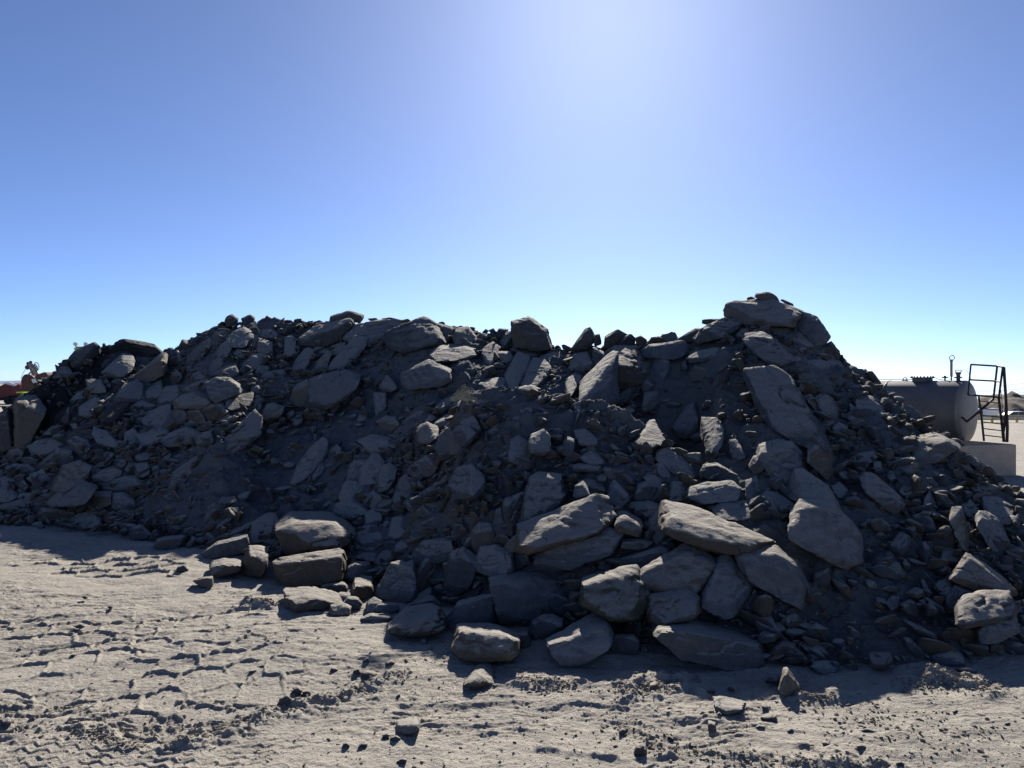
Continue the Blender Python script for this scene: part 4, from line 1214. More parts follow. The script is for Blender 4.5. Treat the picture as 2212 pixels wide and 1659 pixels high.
# keep every rock somebody singled out by hand among the separate ones
late = [r for r in rest if r['label']]
rest = [r for r in rest if not r['label']]
pile = pile + late
while len(pile) > N_THINGS:
    k = max(i for i, r in enumerate(pile) if not r['label']); rest.append(pile.pop(k))

# ---- labels from the named neighbours
LAND = [r for r in pile if r['label']]
DIRS = ['right of', 'above and right of', 'directly above', 'above and left of', 'left of', 'below and left of', 'directly below', 'below and right of']
ORD = ['first', 'second', 'third', 'fourth', 'fifth', 'sixth', 'seventh', 'eighth', 'ninth', 'tenth']
TONE = {'': 'grey', 'd': 'dark', 'b': 'black', 'l': 'pale', 't': 'tan', 'r': 'rusty', 'w': 'whitish', 'o': 'greenish'}
def octant(frm, to):
    a = math.degrees(math.atan2(-(to[1] - frm[1]), to[0] - frm[0])) % 360
    return int(((a + 22.5) % 360) // 45)
rank = {}
for L in LAND:
    byd = {}
    for r in pile:
        if r is L: continue
        byd.setdefault(octant(L['c'], r['c']), []).append((float(np.hypot(*(r['c'] - L['c']))), id(r)))
    for o, lst in byd.items():
        lst.sort()
        for k, (dd, i) in enumerate(lst[:10]): rank.setdefault(i, []).append((dd * (1 + .7 * k), k, o, L['short']))
for r in pile:
    if r['label']: continue
    E = r['P'] - r['P'].mean(0); w, V = np.linalg.eigh(np.cov(E.T)); asp = math.sqrt(w[1] / max(w[0], .5))
    ang = math.degrees(math.atan2(-V[1, 1], V[0, 1])) % 180
    if asp > 1.55:
        if ang < 20 or ang > 160: shp = 'long level'
        elif 68 < ang < 112: shp = 'upright'
        elif ang <= 68: shp = 'right-leaning'
        else: shp = 'left-leaning'
    else: shp = 'chunky'
    sz = 'large' if r['area'] > 5200 else ('small' if r['area'] < 1300 else 'medium')
    kind = 'stone' if r['reg'] in 'KLMN' else 'boulder'
    cand = sorted(rank.get(id(r), []))
    if not cand: r['label'] = '%s %s %s %s' % (sz, shp, TONE[r['k']], kind); continue
    dd, k, o, s = cand[0]
    nth = 'nearest rock' if k == 0 else ORD[k] + ' rock'
    r['label'] = '%s %s %s %s, %s %s %s' % (sz, shp, TONE[r['k']], kind, nth, DIRS[o], s)
    if len(r['label'].split()) > 16: r['label'] = r['label'].replace('directly ', '').replace(sz + ' ', '', 1)

for r in pile:
    pts, mn = rock_points(r)
    lvl = 5 if r['area'] > 2600 else (4 if r['area'] > 500 else 3)
    if r['area'] > 14000: lvl = 6
    c, X, F = shape_rock(pts, lvl, r['seed'], sharp=110 if r['area'] > 600 else 50, chips=4 if r['area'] > 800 else 2)
    stone = r['reg'] in 'KLMN'
    o = mesh_from('stone' if stone else 'boulder', X, F, ROCK[r['k']], loc=c)
    o.data.set_sharp_from_angle(angle=R(32))
    tag(o, r['label'], 'stone' if stone else 'boulder', 'stones lying on the sunlit ground' if stone else 'boulders dumped in the heap')

# ------------------------------------------------------------------ the countless smaller pieces
class Bag:
    def __init__(s): s.v = []; s.f = []; s.n = 0
    def add(s, X, F): s.v.append(X); s.f.append(F + s.n); s.n += len(X)
    def build(s, name, mat): return tag(mesh_from(name, np.vstack(s.v), np.vstack(s.f), mat), kind='stuff')

def proto(level, seed):
    rs = np.random.RandomState(seed)
    pts = rs.normal(size=(9, 3)); pts /= np.linalg.norm(pts, axis=1)[:, None]
    pts *= np.array([1.0, rs.uniform(.6, .9), rs.uniform(.35, .75)])
    c, X, F = shape_rock(pts, level, seed, sharp=70, chips=2, rough=.8)
    return X, F
PRO = {2: [proto(2, 900 + i) for i in range(24)], 3: [proto(3, 950 + i) for i in range(18)], 1: [proto(1, 990 + i) for i in range(12)]}

def rand_rot(rs, tilt=.6):
    a, b, c = rs.uniform(0, 6.283), rs.normal() * tilt, rs.normal() * tilt
    ca, sa, cb, sb, cc, s_ = math.cos(a), math.sin(a), math.cos(b), math.sin(b), math.cos(c), math.sin(c)
    Rz = np.array([[ca, -sa, 0], [sa, ca, 0], [0, 0, 1]]); Rx = np.array([[1, 0, 0], [0, cb, -sb], [0, sb, cb]]); Ry = np.array([[cc, 0, s_], [0, 1, 0], [-s_, 0, cc]])
    return Rz @ Rx @ Ry
rubble = {'': Bag(), 'd': Bag(), 'l': Bag(), 't': Bag()}
for r in rest:
    pts, mn = rock_points(r)
    c, X, F = shape_rock(pts, 3, r['seed'], sharp=20, chips=2)
    rubble[{'': '', 'd': 'd', 'b': 'd', 'l': 'l', 'w': 'l', 't': 't', 'r': 't', 'o': 'l'}[r['k']]].add(X + c, F)

rs = np.random.RandomState(3)
# where the separate boulders show, only a little rubble lies on them
_gx, _gy = np.meshgrid(np.arange(0, 2300, 3.0), np.arange(600, 1560, 3.0))
covered = np.zeros(_gx.shape, bool)
for r in pile:
    P = r['P']; ins = np.zeros(_gx.shape, bool)
    for (xa, ya), (xb, yb) in zip(P, np.roll(P, -1, 0)):
        ins ^= ((ya > _gy) != (yb > _gy)) & (_gx < (xb - xa) * (_gy - ya) / (yb - ya + 1e-9) + xa)
    covered |= ins
def is_covered(x, y):
    i, j = int((y - 600) / 3), int(x / 3)
    return 0 <= i < covered.shape[0] and 0 <= j < covered.shape[1] and covered[i, j]
def heap_full(x, d):
    z = float(heap_z(x, d)); wx, wy = (x - PCX) / FP * d, d
    return z
def scatter(n, smin, smax, power, level, xr=(-150, 2280), yr=None, dens=None, sink=.25, bag=None, flat=1.0):
    k = 0; tries = 0
    while k < n and tries < n * 12:
        tries += 1
        x = rs.uniform(*xr)
        cy = np.interp(x, CX, CY); fy = np.interp(x, FX, FY)
        y = rs.uniform(cy - 3, fy + 12) if yr is None else rs.uniform(*yr)
        if level == 3 and is_covered(x, y) and rs.rand() < .93: continue
        if level == 2 and is_covered(x, y) and rs.rand() < .6: continue
        if dens is not None and rs.rand() > dens(x, y): continue
        d = surface_depth(x, y)
        if d is None: d = float(np.interp(x, CX, CDEP)) + rs.uniform(-.4, .4)
        wx = (x - PCX) / FP * d
        z = float(heap_at(x, d))
        s = smin + (smax - smin) * rs.rand() ** power
        X, F = PRO[level][rs.randint(len(PRO[level]))]
        M = rand_rot(rs, .5)
        sc = s * np.array([1, rs.uniform(.6, 1), rs.uniform(.45, 1) * flat])
        X = (X * sc) @ M.T
        bg_ = bag if bag else rubble[rs.choice(['', '', 'd', 'd', 'l', 't'])]
        bg_.add(X + np.array([wx, d, z + s * sink + .03]), F)
        k += 1

def d_all(x, y):
    # bare earth slides keep few big pieces
    bare = 1.0
    for (ax, ay, bx, by, w) in ((1450, 790, 1570, 980, 105), (1780, 1180, 2000, 1430, 150), (470, 1080, 700, 1000, 90), (950, 800, 760, 930, 60), (330, 830, 200, 760, 60), (80, 860, 120, 900, 60)):
        t = max(0, min(1, ((x - ax) * (bx - ax) + (y - ay) * (by - ay)) / ((bx - ax) ** 2 + (by - ay) ** 2)))
        dd = math.hypot(x - ax - t * (bx - ax), y - ay - t * (by - ay))
        if dd < w: bare = min(bare, .07 + .5 * (dd / w) ** 2)
    return bare
scatter(2300, .10, .32, 1.6, 3, dens=d_all)
scatter(900, .13, .30, 1.0, 3, xr=(-100, 1000), dens=d_all)
scatter(5000, .035, .12, 1.8, 2, dens=lambda x, y: .2 + .8 * d_all(x, y))
scatter(6000, .012, .045, 1.5, 1)
# stones along the skyline and the crumbly middle ridge
for _ in range(620):
    x = rs.uniform(0, 2190); d = float(np.interp(x, CX, CDEP)) + rs.uniform(-.5, .25)
    s = rs.uniform(.07, .28) if x < 1500 else rs.uniform(.04, .14)
    X, F = PRO[3][rs.randint(18)]; X = (X * s * np.array([1, .9, .8])) @ rand_rot(rs).T
    rubble['d' if rs.rand() < .7 else ''].add(X + np.array([(x - PCX) / FP * d, d, float(heap_z(x, d)) + rs.uniform(-.10, .06)]), F)
for _ in range(160):
    x = rs.uniform(930, 1440); d = float(np.interp(x, LX, LD)) + rs.uniform(-.5, .25)
    s = rs.uniform(.04, .15)
    X, F = PRO[2][rs.randint(24)]; X = (X * s * np.array([1, .9, .7])) @ rand_rot(rs).T
    rubble[['', 'd', 'l', 't'][rs.randint(4)]].add(X + np.array([(x - PCX) / FP * d, d, float(heap_z(x, d)) + .06]), F)
for k, b in rubble.items():
    b.build('rubble', ROCK[k])

gravel = {'l': Bag(), 't': Bag(), 'c': Bag()}
n = 0; pend = []
cent = [(gp(rs.uniform(-60, 2260), rs.uniform(1240, 1690)), rs.uniform(.12, .6)) for _ in range(150)]
lines = [((365, 1612), (560, 1545), .12), ((560, 1545), (880, 1462), .17), ((1340, 1505), (1470, 1478), .26), ((1300, 1560), (1560, 1660), .25), ((2040, 1478), (2130, 1490), .22), ((1700, 1520), (2180, 1600), .35), ((1960, 1492), (2040, 1478), .2), ((540, 1300), (590, 1312), .14), ((1130, 1480), (1240, 1490), .14), ((1735, 1510), (1790, 1514), .10), ((175, 1575), (300, 1612), .08), ((1560, 1640), (1900, 1660), .12)]
while n < 9500:
    m = rs.rand()
    if m < .35:
        y = rs.uniform(1130, 1690) if rs.rand() < .5 else rs.uniform(1400, 1690); x = rs.uniform(-80, 2300)
        if rs.rand() < .4 * (x < 1100): continue
        X0, Y0 = gp(x, y)
    elif m < .70:
        (c, w) = cent[rs.randint(len(cent))]; X0, Y0 = c[0] + rs.normal() * w, c[1] + rs.normal() * w * .6
    else:
        a, b, w = lines[rs.randint(len(lines))]; t = rs.rand(); a, b = np.array(gp(*a)), np.array(gp(*b)); p = a + (b - a) * t
        X0, Y0 = p[0] + rs.normal() * w * .6, p[1] + rs.normal() * w * .6
    if Y0 < 5.8 or Y0 > 22: continue
    xp = PCX + X0 / Y0 * FP
    if heap_at(xp, Y0) > .05: continue
    s = .005 + .030 * rs.rand() ** 3.6
    if rs.rand() < .03: s *= 1.7
    lv = 2 if s > .022 else 1
    X, F = PRO[lv][rs.randint(len(PRO[lv]))]
    X = (X * s * np.array([1, rs.uniform(.6, 1), rs.uniform(.35, .8)])) @ rand_rot(rs, .25).T
    if m >= .70 and rs.rand() < .8: s = .010 + .035 * rs.rand() ** 2.2; lv = 2; X, F = PRO[2][rs.randint(24)]; X = (X * s * np.array([1, rs.uniform(.7, 1), rs.uniform(.6, .9)])) @ rand_rot(rs, .5).T
    pend.append((['l', 'c', 'c', 'c', 't'][rs.randint(5)] if m < .70 else 'c', X, F, X0, Y0, s))
    n += 1
gz_ = ground_z(np.array([p[3] for p in pend]), np.array([p[4] for p in pend]))
for (k, X, F, X0, Y0, s), z in zip(pend, gz_): gravel[k].add(X + np.array([X0, Y0, z + s * .12]), F)
for k, b in gravel.items(): b.build('gravel', M_CLOD if k == 'c' else ROCK[k])
# ------------------------------------------------------------------ tank on its bund, ladder, far things
M_STEEL = flat_mat('tank_steel', (.105, .105, .108), .45, .0, .18, 1.6)
M_STEEL2 = flat_mat('tank_head_steel', (.20, .19, .17), .5, .0, .2, 1.2)
M_DARKSTEEL = flat_mat('dark_steel', (.030, .024, .026), .55, .2, .4, 9)
M_FITTING = flat_mat('fitting_iron', (.10, .10, .10), .55, .3, .4, 12)
M_CONC = flat_mat('bund_concrete', (.42, .34, .265), .9, 0, .12, 2.5, .2)
M_WHITE = flat_mat('white_paint', (.75, .75, .74), .35, 0, .04)
M_GLASS = flat_mat('dark_glass', (.05, .09, .13), .1, 0, .2)
M_TYRE = flat_mat('tyre_rubber', (.03, .03, .03), .8)
M_YELLOW = flat_mat('guardrail_yellow', (.48, .37, .13), .6, 0, .2)
M_RED = flat_mat('red_paint', (.15, .030, .030), .45, 0, .25, 1.5)
M_RUST = flat_mat('rusty_brown', (.11, .062, .048), .8, .1, .35, 3)
M_GREYARM = flat_mat('grey_arm', (.30, .27, .25), .6, .1, .2)
M_LIME = flat_mat('lime_paint', (.45, .70, .06), .5)
M_TEAL = flat_mat('teal_cloth', (.06, .17, .17), .5)
M_TWIG = flat_mat('dry_twig', (.33, .29, .20), .9)

def Epx(x, y, d):           # measurements from the enlargement of the tank corner
    return px((2100 + x / 5.53) * PW / 2500, (840 + y / 5.53) * PW / 2500, d)

ax = Vector((.688, -.725, 0)).normalized()
cap_c = Vector(px(2086, 889, 30.0)); cap_c.z = 2.30
RAD = 1.24; LEN = 8.5
tank = empty('storage_tank', (cap_c.x - ax.x * LEN / 2, cap_c.y - ax.y * LEN / 2, .9), 'grey cylindrical steel fuel tank lying on its side behind the right end of the heap', 'tank')
back_c = cap_c - ax * LEN
q = ax.to_track_quat('Z', 'Y').to_matrix().to_4x4()
MB().lathe([(RAD, 0), (RAD, LEN * .33), (RAD + .014, LEN * .332), (RAD + .014, LEN * .336), (RAD, LEN * .338), (RAD, LEN * .66), (RAD + .014, LEN * .662), (RAD + .014, LEN * .666), (RAD, LEN * .668), (RAD, LEN)], Matrix.Translation(back_c) @ q, 72).build('shell', M_STEEL, tank, True)
dome = [(RAD + .004, -.05), (RAD + .004, .03)] + [(RAD * math.cos(a), .03 + .26 * math.sin(a)) for a in [i * math.pi / 2 / 9 for i in range(1, 9)]] + [(.02, .295)]
MB().lathe(dome, Matrix.Translation(cap_c) @ q, 72).build('end_cap', M_STEEL2, tank, True)
MB().lathe(dome, Matrix.Translation(back_c) @ (-ax).to_track_quat('Z', 'Y').to_matrix().to_4x4(), 48).build('end_cap', M_STEEL2, tank, True)
def on_top(xe):
    """point on the top line of the shell seen at enlargement column xe"""
    u = ((2100 + xe / 5.53) * PW / 2500 - PCX) / FP
    # (cx - s ax.x) = u (cy - s ax.y)
    s = (cap_c.x - u * cap_c.y) / (ax.x - u * ax.y)
    p = cap_c - ax * s
    return Vector((p.x, p.y, cap_c.z + RAD))
Z = Vector((0, 0, 1)); Zm = Matrix.Identity(4)
def at(p): return Matrix.Translation(p)
# saddles
for s in (1.3, LEN - 1.3):
    p = cap_c - ax * s
    MB().box((p.x, p.y, (p.z - RAD + .1) / 2 + .25), (.35, 2.0, p.z - RAD + .2), Matrix.Rotation(math.atan2(ax.y, ax.x), 3, 'Z'), .02).build('saddle', M_CONC, tank)
# manhole
p = on_top(840)
mh = MB().lathe([(.38, -.12), (.38, .10)], at(p), 40).build('manhole', M_FITTING, tank, True)
MB().lathe([(.46, .10), (.46, .14)], at(p), 40).build('manhole_lid', M_FITTING, mh, True)
for i in range(20):
    a = i * math.pi / 10; MB().tube(p + Vector((.42 * math.cos(a), .42 * math.sin(a), .135)), p + Vector((.42 * math.cos(a), .42 * math.sin(a), .185)), .02, n=6).build('bolt', M_FITTING, mh)
# lifting eye
p = on_top(605); b = MB()
pts = [p + ax * (.075 * math.cos(a)) + Z * (.06 + .075 * math.sin(a)) for a in [math.pi * 1.15 - i * math.pi * 1.3 / 12 for i in range(13)]]
b.path(pts, .018, 8); b.box(p + Z * .01, (.22, .10, .04), Matrix.Rotation(math.atan2(ax.y, ax.x), 3, 'Z')).build('lifting_eye', M_FITTING, tank)
# valve, vent pipe, fill cap
p = on_top(1145)
MB().tube(p, p + Z * .14, .03).tube(p + Z * .13 - ax * .11, p + Z * .13 + ax * .11, .025).ball(p + Z * .13, .05).tube(p + Z * .15, p + Z * .20, .045).build('valve', M_FITTING, tank, True)
p = on_top(1232)
vp = MB().tube(p, p + Z * .3, .03).ball(p + Z * .28, .055).tube(p + Z * .16, p + Z * .80, .048).tube(p + Z * .78, p + Z * .86, .06).build('vent_pipe', M_GREYARM, tank, True)
lp = [p + Z * .84 + ax * (.02 + .09 * math.sin(a)) + Z * (.09 - .10 * math.cos(a)) for a in [i * math.pi * 1.75 / 14 for i in range(15)]]
MB().path(lp, .016).build('hose_loop', M_FITTING, vp)
p = on_top(1325)
fc = MB().tube(p, p + Z * .24, .075).tube(p + Z * .10, p + Z * .15, .15).tube(p + Z * .23, p + Z * .31, .075, .11).tube(p + Z * .30, p + Z * .34, .11).build('fill_cap', M_FITTING, tank, True)
MB().path([p + Z * .34 - ax * .10, p + Z * .42 - ax * .10, p + Z * .42 + ax * .10, p + Z * .34 + ax * .10], .014).build('cap_handle', M_FITTING, fc)
w = [p + Z * (.36 + .14 * math.sin(t * 3.0) - .45 * t * t) + ax * (.12 + .38 * t) for t in [i / 10 for i in range(11)]]
MB().path(w, .006, 4).build('chain', M_FITTING, fc)
cb = [on_top(1010) + Z * .12, on_top(1060) + Z * .05, on_top(1100) + Z * .03, on_top(1145) + Z * .03, on_top(1180) + Z * .02, on_top(1225) + Z * .08]
MB().path(cb, .012, 5).build('cable', M_FITTING, tank)
MB().path([on_top(150) + Z * .05, on_top(600) + Z * .06, on_top(700) + Z * .05], .014, 6).build('cable', M_FITTING, tank)

# concrete bund the tank stands in: four walls
bund = empty('concrete_bund', (17, 29, 0), 'low pinkish concrete bund wall round the foot of the grey tank', 'bund wall')
nrm = Vector((ax.y, -ax.x, 0)) * -1
if nrm.y > 0: nrm = -nrm                       # nrm points to the camera side
A = Vector(px(2191, 950, 27.6)); A.z = 0        # right corner seen
wl_dir = Vector((-.88, -.30, 0)).normalized()
c0 = A; c1 = A + Vector((-3.3, -.55, 0)); c2 = c1 + Vector((-6.2, 6.2, 0)); c3 = c0 + Vector((-2.2, 6.6, 0))
def wall(a, b_, h, t, name='wall_panel'):
    d = (b_ - a); L = d.length; m = (a + b_) / 2
    return MB().box((m.x, m.y, h / 2 - .1), (L, t, h + .2), Matrix.Rotation(math.atan2(d.y, d.x), 3, 'Z'), .015).build(name, M_CONC, bund)
HB = 1.16
wall(c0, c1, HB, .18); wall(c1 + Vector((-.12, .1, 0)), c2, HB, .18); wall(c0 + Vector((-.02, .12, 0)), c3, HB, .18)

# ladder with hand rails
lad = empty('access_ladder', tuple(Epx(1800, 1315, 27.6)), 'bent dark steel ladder with handrail platform standing on the bund beside the tank', 'ladder')
dA, dB, dC = 28.6, 27.9, 27.5
r_ = .035
MB().path([Epx(1455, 690, dA), Epx(1495, 275, dA)], r_).path([Epx(1495, 275, dA), Epx(1850, 297, dB), Epx(1937, 312, dC)], r_).path([Epx(1485, 482, dA), Epx(1825, 500, dB), Epx(1890, 510, dC)], r_ * .9).path([Epx(1455, 685, dA), Epx(1800, 710, dB), Epx(1890, 722, dC)], r_).path([Epx(1850, 297, dB), Epx(1800, 735, dB)], r_ * 1.15).path([Epx(1925, 312, dC), Epx(1872, 722, dC)], r_ * 1.15).build('handrail', M_DARKSTEEL, lad, True)
MB().path([Epx(1803, 735, dB), Epx(1640, 882, dB + .3), Epx(1440, 1048, dA + .2), Epx(1378, 990, dA + .5)], .045).build('brace', M_DARKSTEEL, lad, True)
MB().path([Epx(1600, 700, 28.2), Epx(1640, 1000, 28.1), Epx(1672, 1310, 28.0)], .04).build('stringer', M_DARKSTEEL, lad, True)
MB().path([Epx(1870, 722, 27.6), Epx(1905, 1000, 27.6), Epx(1938, 1320, 27.6)], .05).build('stringer', M_DARKSTEEL, lad, True)
MB().path([Epx(1940, 312, 27.4), Epx(1965, 700, 27.4), Epx(1988, 1120, 27.4), Epx(1982, 1325, 27.4)], .055).build('post', M_DARKSTEEL, lad, True)
MB().path([Epx(1970, 860, 27.4), Epx(1950, 1080, 27.45), Epx(1925, 1230, 27.5)], .05).build('brace', M_DARKSTEEL, lad, True)
for i, (yl, yr) in enumerate([(768, 800), (868, 890), (960, 988), (1050, 1080), (1140, 1170), (1228, 1260)]):
    MB().tube(Epx(1608 + i * 12, yl, 28.15), Epx(1878 + i * 10, yr, 27.6), .02, n=8).build('rung', M_DARKSTEEL, lad, True)
MB().path([Epx(1898, 600, 27.5), Epx(1925, 900, 27.5), Epx(1958, 1322, 27.5)], .012, 5).build('cable', M_DARKSTEEL, lad)

# spoil bank beyond the road
def bank(name, x0, x1, d, ztop, zbase, seed, mat, thick=26, ns=120, amp=.7, edge=14):
    xs = np.linspace(x0, x1, ns); ds = np.linspace(d - thick * .6, d + thick * .6, 40)
    XX, DD_ = np.meshgrid(xs, ds)
    wxx = (XX - PCX) / FP * d
    t = np.clip(1 - np.abs(DD_ - d) / (thick * .5), 0, 1)
    e = np.clip((XX - x0) / (edge * 3.0), 0, 1) * np.clip((x1 - XX) / (edge * 3.0), 0, 1)
    prof = (ztop - zbase) * smooth(0, .8, t) * np.power(e, .6)
    n = fbm2(wxx, DD_ * 1.3, 5.0, 4, seed) * amp * np.clip(prof, 0, 1)
    z = zbase - .3 + prof + n
    o = mesh_from(name, np.stack([wxx, DD_, z], -1).reshape(-1, 3), grid_faces(len(ds), ns), mat)
    return tag(o, kind='structure')
M_BANK = soil_material('bank_soil', (.090, .076, .066), (.125, .105, .09), (.17, .15, .125), .5, 1.0)
bank('hill', 2020, 2420, 135, 1.1, -2.6, 301, M_BANK, 36, 160, 1.1, 40)
bank('hill', -700, 150, 260, 1.6, 0, 305, M_BANK, 60, 120, .8)
M_FAR = flat_mat('hill_haze_blue', (.12, .17, .26), 1, 0, .1, .01)  # blue of the distance haze is put into the hills' base colour
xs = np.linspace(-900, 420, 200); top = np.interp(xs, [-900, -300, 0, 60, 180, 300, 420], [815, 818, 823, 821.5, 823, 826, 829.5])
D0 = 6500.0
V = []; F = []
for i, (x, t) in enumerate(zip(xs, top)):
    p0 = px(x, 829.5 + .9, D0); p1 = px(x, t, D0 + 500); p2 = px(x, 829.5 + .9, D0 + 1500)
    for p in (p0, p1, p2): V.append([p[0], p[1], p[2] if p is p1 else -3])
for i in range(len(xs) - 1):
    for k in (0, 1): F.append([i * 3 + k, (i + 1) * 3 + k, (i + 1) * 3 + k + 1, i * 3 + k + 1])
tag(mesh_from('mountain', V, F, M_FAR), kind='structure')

# road strip beyond the pad on the right
ys = np.array([96.0, 118.0]); M_ROAD = flat_mat('asphalt', (.06, .06, .065), .9)
rv = []
for x_ in np.linspace(30, 260, 24):
    for y_ in ys: rv.append([x_, y_, float(ground_z(np.array([x_]), np.array([y_]))[0]) + .12])
rf = [[2 * i, 2 * i + 2, 2 * i + 3, 2 * i + 1] for i in range(23)]
tag(mesh_from('road', rv, rf, M_ROAD), kind='structure')

# guard rail at the edge of the pad
gr = empty('guard_rail', (46, 66, 0), 'weathered yellow guard rail at the far edge of the pad behind the ladder', 'guard rail')
z0 = float(ground_z(np.array([44.0]), np.array([66.0]))[0])
MB().box((60, 66, z0 + .56), (50, .08, .16)).build('rail', M_YELLOW, gr)
MB().box((60, 66.02, z0 + .26), (50, .08, .12)).build('rail', M_YELLOW, gr)
for x_ in np.arange(36, 84, 2.2): MB().box((x_, 66.1, z0 + .3), (.14, .14, .7)).build('post', M_YELLOW, gr)

def car(name, x, y, z, label, van=False, ang=0.0):
    root = empty(name, (x, y, z), label, 'car', 'cars passing on the far road')
    def P(pts, w, mat, nm, parent, inset=0):
        m = MB(); m.prism([(x + a, y - w / 2, z + b_) for a, b_ in pts], (0, w, 0)); return m.build(nm, mat, parent)
    if van: body = [(-2.1, .3), (-2.2, .95), (-2.05, 1.0), (-1.7, 1.75), (-1.2, 1.95), (1.9, 1.95), (2.3, 1.5), (2.4, .3)]
    else: body = [(-2.2, .3), (-2.25, .72), (-1.3, .92), (2.05, .95), (2.3, .8), (2.25, .3)]
    bd = P(body, 1.75, M_WHITE, 'body', root)
    if not van:
        P([(-1.25, .9), (-.45, 1.42), (1.1, 1.45), (1.95, .93)], 1.5, M_WHITE, 'roof', root)
        P([(-1.05, .95), (-.42, 1.36), (.3, 1.38), (.3, .95)], 1.56, M_GLASS, 'window', root); P([(.4, .95), (.4, 1.38), (1.05, 1.38), (1.7, .95)], 1.56, M_GLASS, 'window', root)
    else:
        P([(-1.85, 1.05), (-1.55, 1.62), (-.6, 1.7), (-.6, 1.05)], 1.79, M_GLASS, 'window', root)
    for a in (-1.4, 1.4):
        for s in (-1, 1):
            w = MB().tube((x + a, y + s * .72, z + .33), (x + a, y + s * .92, z + .33), .33, n=20).build('wheel', M_TYRE, root, True)
    return root
zr = float(ground_z(np.array([95.0]), np.array([105.0]))[0]) + .13
cxp = lambda x, d: (x - PCX) / FP * d
car('car', cxp(2187, 106), 106, zr + .35, 'white saloon car on the far road seen through the foot of the ladder')
car('car', cxp(2124, 110), 110, zr + .1, 'white van with rounded front half hidden behind the tank end', True)

# power lines
for k, (ya, yb) in enumerate([(518, 480), (582, 552), (634, 606)]):
    a, b_ = Vector(Epx(700, ya + 14, 150)), Vector(Epx(2700, yb - 9, 150))
    pts = [a.lerp(b_, i / 16) - Z * (1.0 * math.sin(math.pi * i / 16)) for i in range(17)]
    o = MB().path(pts, .028, 5).build('power_line', M_FITTING)
    tag(o, '%s of three thin power lines crossing the sky behind the ladder' % ['uppermost', 'middle', 'lowest'][k], 'power line', 'power lines in the sky at right')

# ---- left background
def Fpx(x, y, d): return px((x / 7.54) * PW / 2500, (820 + y / 7.54) * PW / 2500, d)
D1 = 125.0
rt = empty('dump_trailer', tuple(Fpx(60, 1230, D1)), 'dark red dump trailer parked at the far left behind the heap', 'trailer')
back = (0, 6, 0)
MB().prism([Fpx(-700, 940, D1), Fpx(0, 925, D1), Fpx(110, 868, D1), Fpx(240, 868, D1), Fpx(380, 900, D1), Fpx(400, 1060, D1), Fpx(0, 1145, D1), Fpx(-700, 1160, D1)], back).build('body', M_RED, rt)
MB().prism([Fpx(30, 862, D1 - .3), Fpx(180, 858, D1 - .3), Fpx(310, 900, D1 - .3), Fpx(260, 925, D1 - .3), Fpx(120, 890, D1 - .3)], (0, .25, 0)).build('panel', M_WHITE, rt)
MB().prism([Fpx(-700, 1160, D1 + .4), Fpx(0, 1148, D1 + .4), Fpx(300, 1095, D1 + .4), Fpx(300, 1180, D1 + .4), Fpx(-700, 1215, D1 + .4)], (0, 4, 0)).build('chassis', M_TYRE, rt)
for x_ in (-420, -300, 130, 230):
    c = Vector(Fpx(x_, 1190, D1 - .1)); MB().tube(c, c + Vector((0, .5, 0)), .6, n=20).build('wheel', M_TYRE, rt, True)
dr = empty('drilling_machine', tuple(Fpx(600, 1180, D1 - 6)), 'rusty brown drilling machine with tilted mast and looping hoses at the far left', 'drilling machine')
D2 = D1 - 6
def blob(pts, th, nm, mat, dd=0):
    m = MB(); m.prism([Fpx(a, b_, D2 + dd) for a, b_ in pts], (0, th, 0)); bmesh.ops.bevel(m.bm, geom=list(m.bm.edges), offset=.12, segments=3, affect='EDGES'); return m.build(nm, mat, dr)
blob([(385, 1080), (378, 820), (400, 750), (450, 705), (520, 705), (590, 740), (630, 800), (650, 1090)], 3.0, 'drum', M_RUST)
blob([(640, 720), (740, 690), (810, 662), (860, 690), (872, 740), (840, 790), (850, 850), (760, 930), (680, 900), (630, 820)], 2.2, 'hopper', M_RUST, .3)
blob([(420, 900), (700, 960), (760, 1180), (400, 1180)], 3.4, 'carrier', M_RUST, .2)
MB().tube(Fpx(545, 500, D2), Fpx(650, 720, D2), .35, n=4).tube(Fpx(520, 520, D2), Fpx(600, 720, D2 - .4), .12).tube(Fpx(600, 520, D2), Fpx(700, 700, D2 - .4), .12).build('mast', M_GREYARM, dr)
for (a, b_) in (((545, 560), (640, 620)), ((570, 610), (670, 650)), ((530, 700), (590, 650)), ((620, 540), (690, 620))):
    MB().tube(Fpx(*a, D2 - .3), Fpx(*b_, D2 - .3), .13, n=6).build('strut', M_GREYARM, dr)
MB().ball(Fpx(505, 580, D2), .38).ball(Fpx(520, 510, D2), .3).ball(Fpx(566, 485, D2), .25).build('drive_head', M_RUST, dr, True)
for (cx_, cy_, rr, sq) in ((665, 570, 52, 1.5), (650, 590, 40, 1.3), (640, 560, 30, 1.2)):
    pts = [Fpx(cx_ + rr * math.cos(a), cy_ + rr * sq * math.sin(a), D2 - .4) for a in [-2.4 + i * .3 for i in range(14)]]
    MB().path(pts, .06).build('hose', M_DARKSTEEL, dr, True)
MB().path([Fpx(480, 600, D2), Fpx(420, 690, D2), Fpx(385, 790, D2)], .035).build('hose', M_DARKSTEEL, dr)
for x_ in (770, 800, 830, 855): MB().tube(Fpx(x_, 760, D2 - .2), Fpx(x_ + 6, 860, D2 - .2), .09).build('tine', M_GREYARM, dr)
MB().tube(Fpx(600, 800, D2 - .3), Fpx(690, 945, D2 - .3), .2).tube(Fpx(640, 790, D2 - .3), Fpx(665, 870, D2 - .3), .16).build('ram', M_WHITE, dr, True)

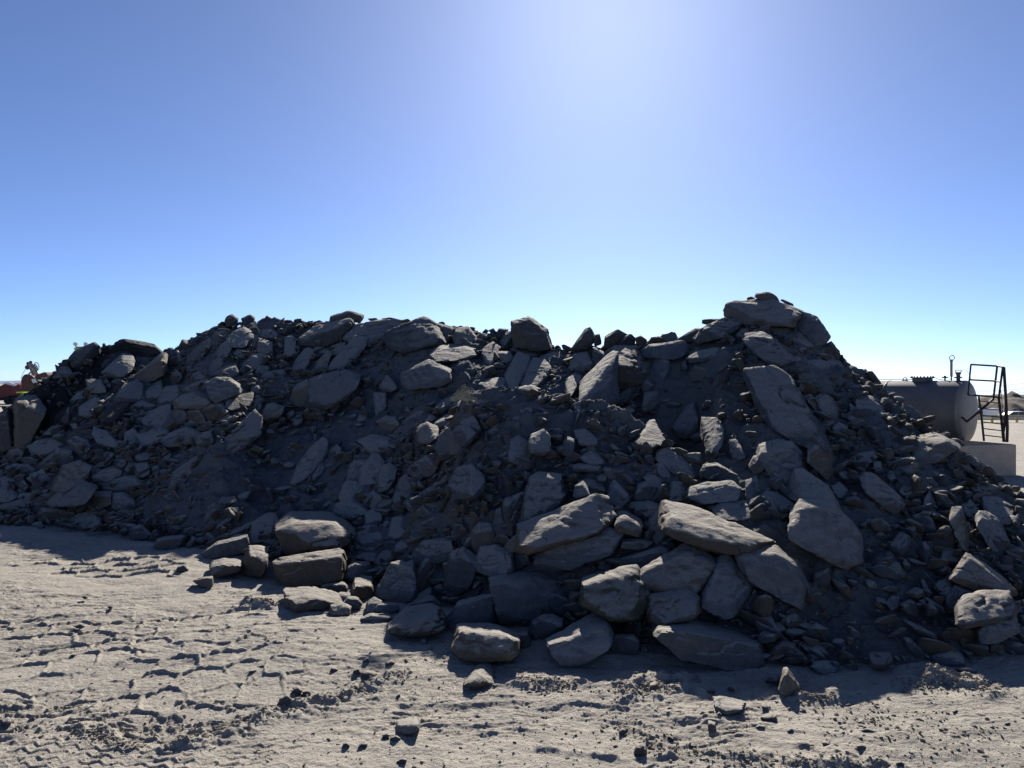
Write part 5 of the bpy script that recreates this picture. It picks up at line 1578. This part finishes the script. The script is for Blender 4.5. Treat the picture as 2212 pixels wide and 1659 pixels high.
D3 = 92.0
ve = empty('utility_vehicle', tuple(Fpx(420, 1290, D3)), 'small vehicle with teal windscreen and lime green roof edge behind the left boulder', 'vehicle')
MB().prism([Fpx(300, 1180, D3), Fpx(400, 1040, D3), Fpx(520, 1035, D3), Fpx(620, 1050, D3), Fpx(700, 1200, D3), Fpx(700, 1330, D3), Fpx(290, 1330, D3)], (0, 1.7, 0)).build('body', M_TEAL, ve)
MB().box(Fpx(455, 1040, D3 - .02), (.95, 1.8, .12)).build('roof', M_LIME, ve)
MB().tube(Fpx(430, 1045, D3 - .05), Fpx(420, 1110, D3 - .05), .07).build('pillar', M_LIME, ve)
MB().prism([Fpx(330, 1160, D3 - .04), Fpx(400, 1062, D3 - .04), Fpx(415, 1062, D3 - .04), Fpx(405, 1130, D3 - .04)], (0, .06, 0)).build('windscreen', M_GLASS, ve)
for x_ in (370, 620):
    c = Vector(Fpx(x_, 1340, D3 - .1)); MB().tube(c, c + Vector((0, .3, 0)), .35, n=18).build('wheel', M_TYRE, ve, True)

# floodlight pole peeping over the heap
fl = empty('floodlight_mast', (float(px(182, 900, 33)[0]), 33, 0), 'mast with two small white floodlights peeping over the left end of the heap', 'floodlight')
def Apx(x, y, d): return px((x / 3.456) * PW / 2500, (740 + y / 3.456) * PW / 2500, d)
q0 = Vector(Apx(700, 375, 33))
MB().tube((q0.x, 33, 0), (q0.x, 33, q0.z), .05).build('pole', M_GREYARM, fl)
MB().tube(Apx(640, 372, 33), Apx(735, 372, 33), .03).tube(Apx(640, 372, 33), Apx(640, 355, 33), .025).tube(Apx(727, 372, 33), Apx(727, 355, 33), .025).build('cross_arm', M_GREYARM, fl)
for x_ in (640, 727): MB().box(Apx(x_, 345, 33), (.16, .14, .14), bevel=.015).build('lamp_head', M_WHITE, fl)
MB().box(Apx(655, 386, 33), (.2, .2, .10)).build('junction_box', M_LIME, fl)

# twigs and a dry tuft on the heap
def twig(pts, d, r, label):
    W = [Vector(px((p[0]) * PW / 2500, p[1] * PW / 2500, d)) for p in pts]
    b = MB()
    for i, (a, c) in enumerate(zip(W[:-1], W[1:])): b.tube(a, c, r * (1 - .15 * i), r * (.85 - .15 * i), n=6)
    o = b.build('twig', M_TWIG, origin=tuple(W[0])); tag(o, label, 'twig', 'dry twigs caught on the heap')
twig([(617, 787), (628, 800), (639, 816)], 24.9, .035, 'pale straight twig leaning on the crest left of the mushroom knob')
twig([(534, 803), (548, 802), (562, 806)], 25.2, .022, 'curved pale twig bridging the dark stones high on the left crest')
twig([(584, 792), (600, 801), (612, 812)], 25.0, .018, 'thin dark twig beside the pale straight twig')
twig([(545, 812), (550, 822), (553, 828)], 25.0, .02, 'short hooked twig just below the curved pale twig')
dw = MB(); rs = np.random.RandomState(5)
base = np.array([1105.0, 974.0])
for i in range(26):
    a = rs.uniform(-.1, 1.0); L = rs.uniform(20, 52)
    e = base + np.array([math.cos(a) * L + rs.uniform(0, 8), -math.sin(a) * L * .9]); m_ = (base + e) / 2 + rs.normal(size=2) * 3; tip = e + np.array([rs.uniform(2, 8), rs.uniform(2, 14)])
    dw.path([px(*(q_ * PW / 2500), 14.6) for q_ in (base + rs.normal(size=2) * 3, m_, e, tip)], .006, 4)
tag(dw.build('dry_weed', M_TWIG, origin=tuple(px(*(base * PW / 2500), 14.6))), 'small dry straw-coloured weed lying on the middle ridge of the heap', 'weed')
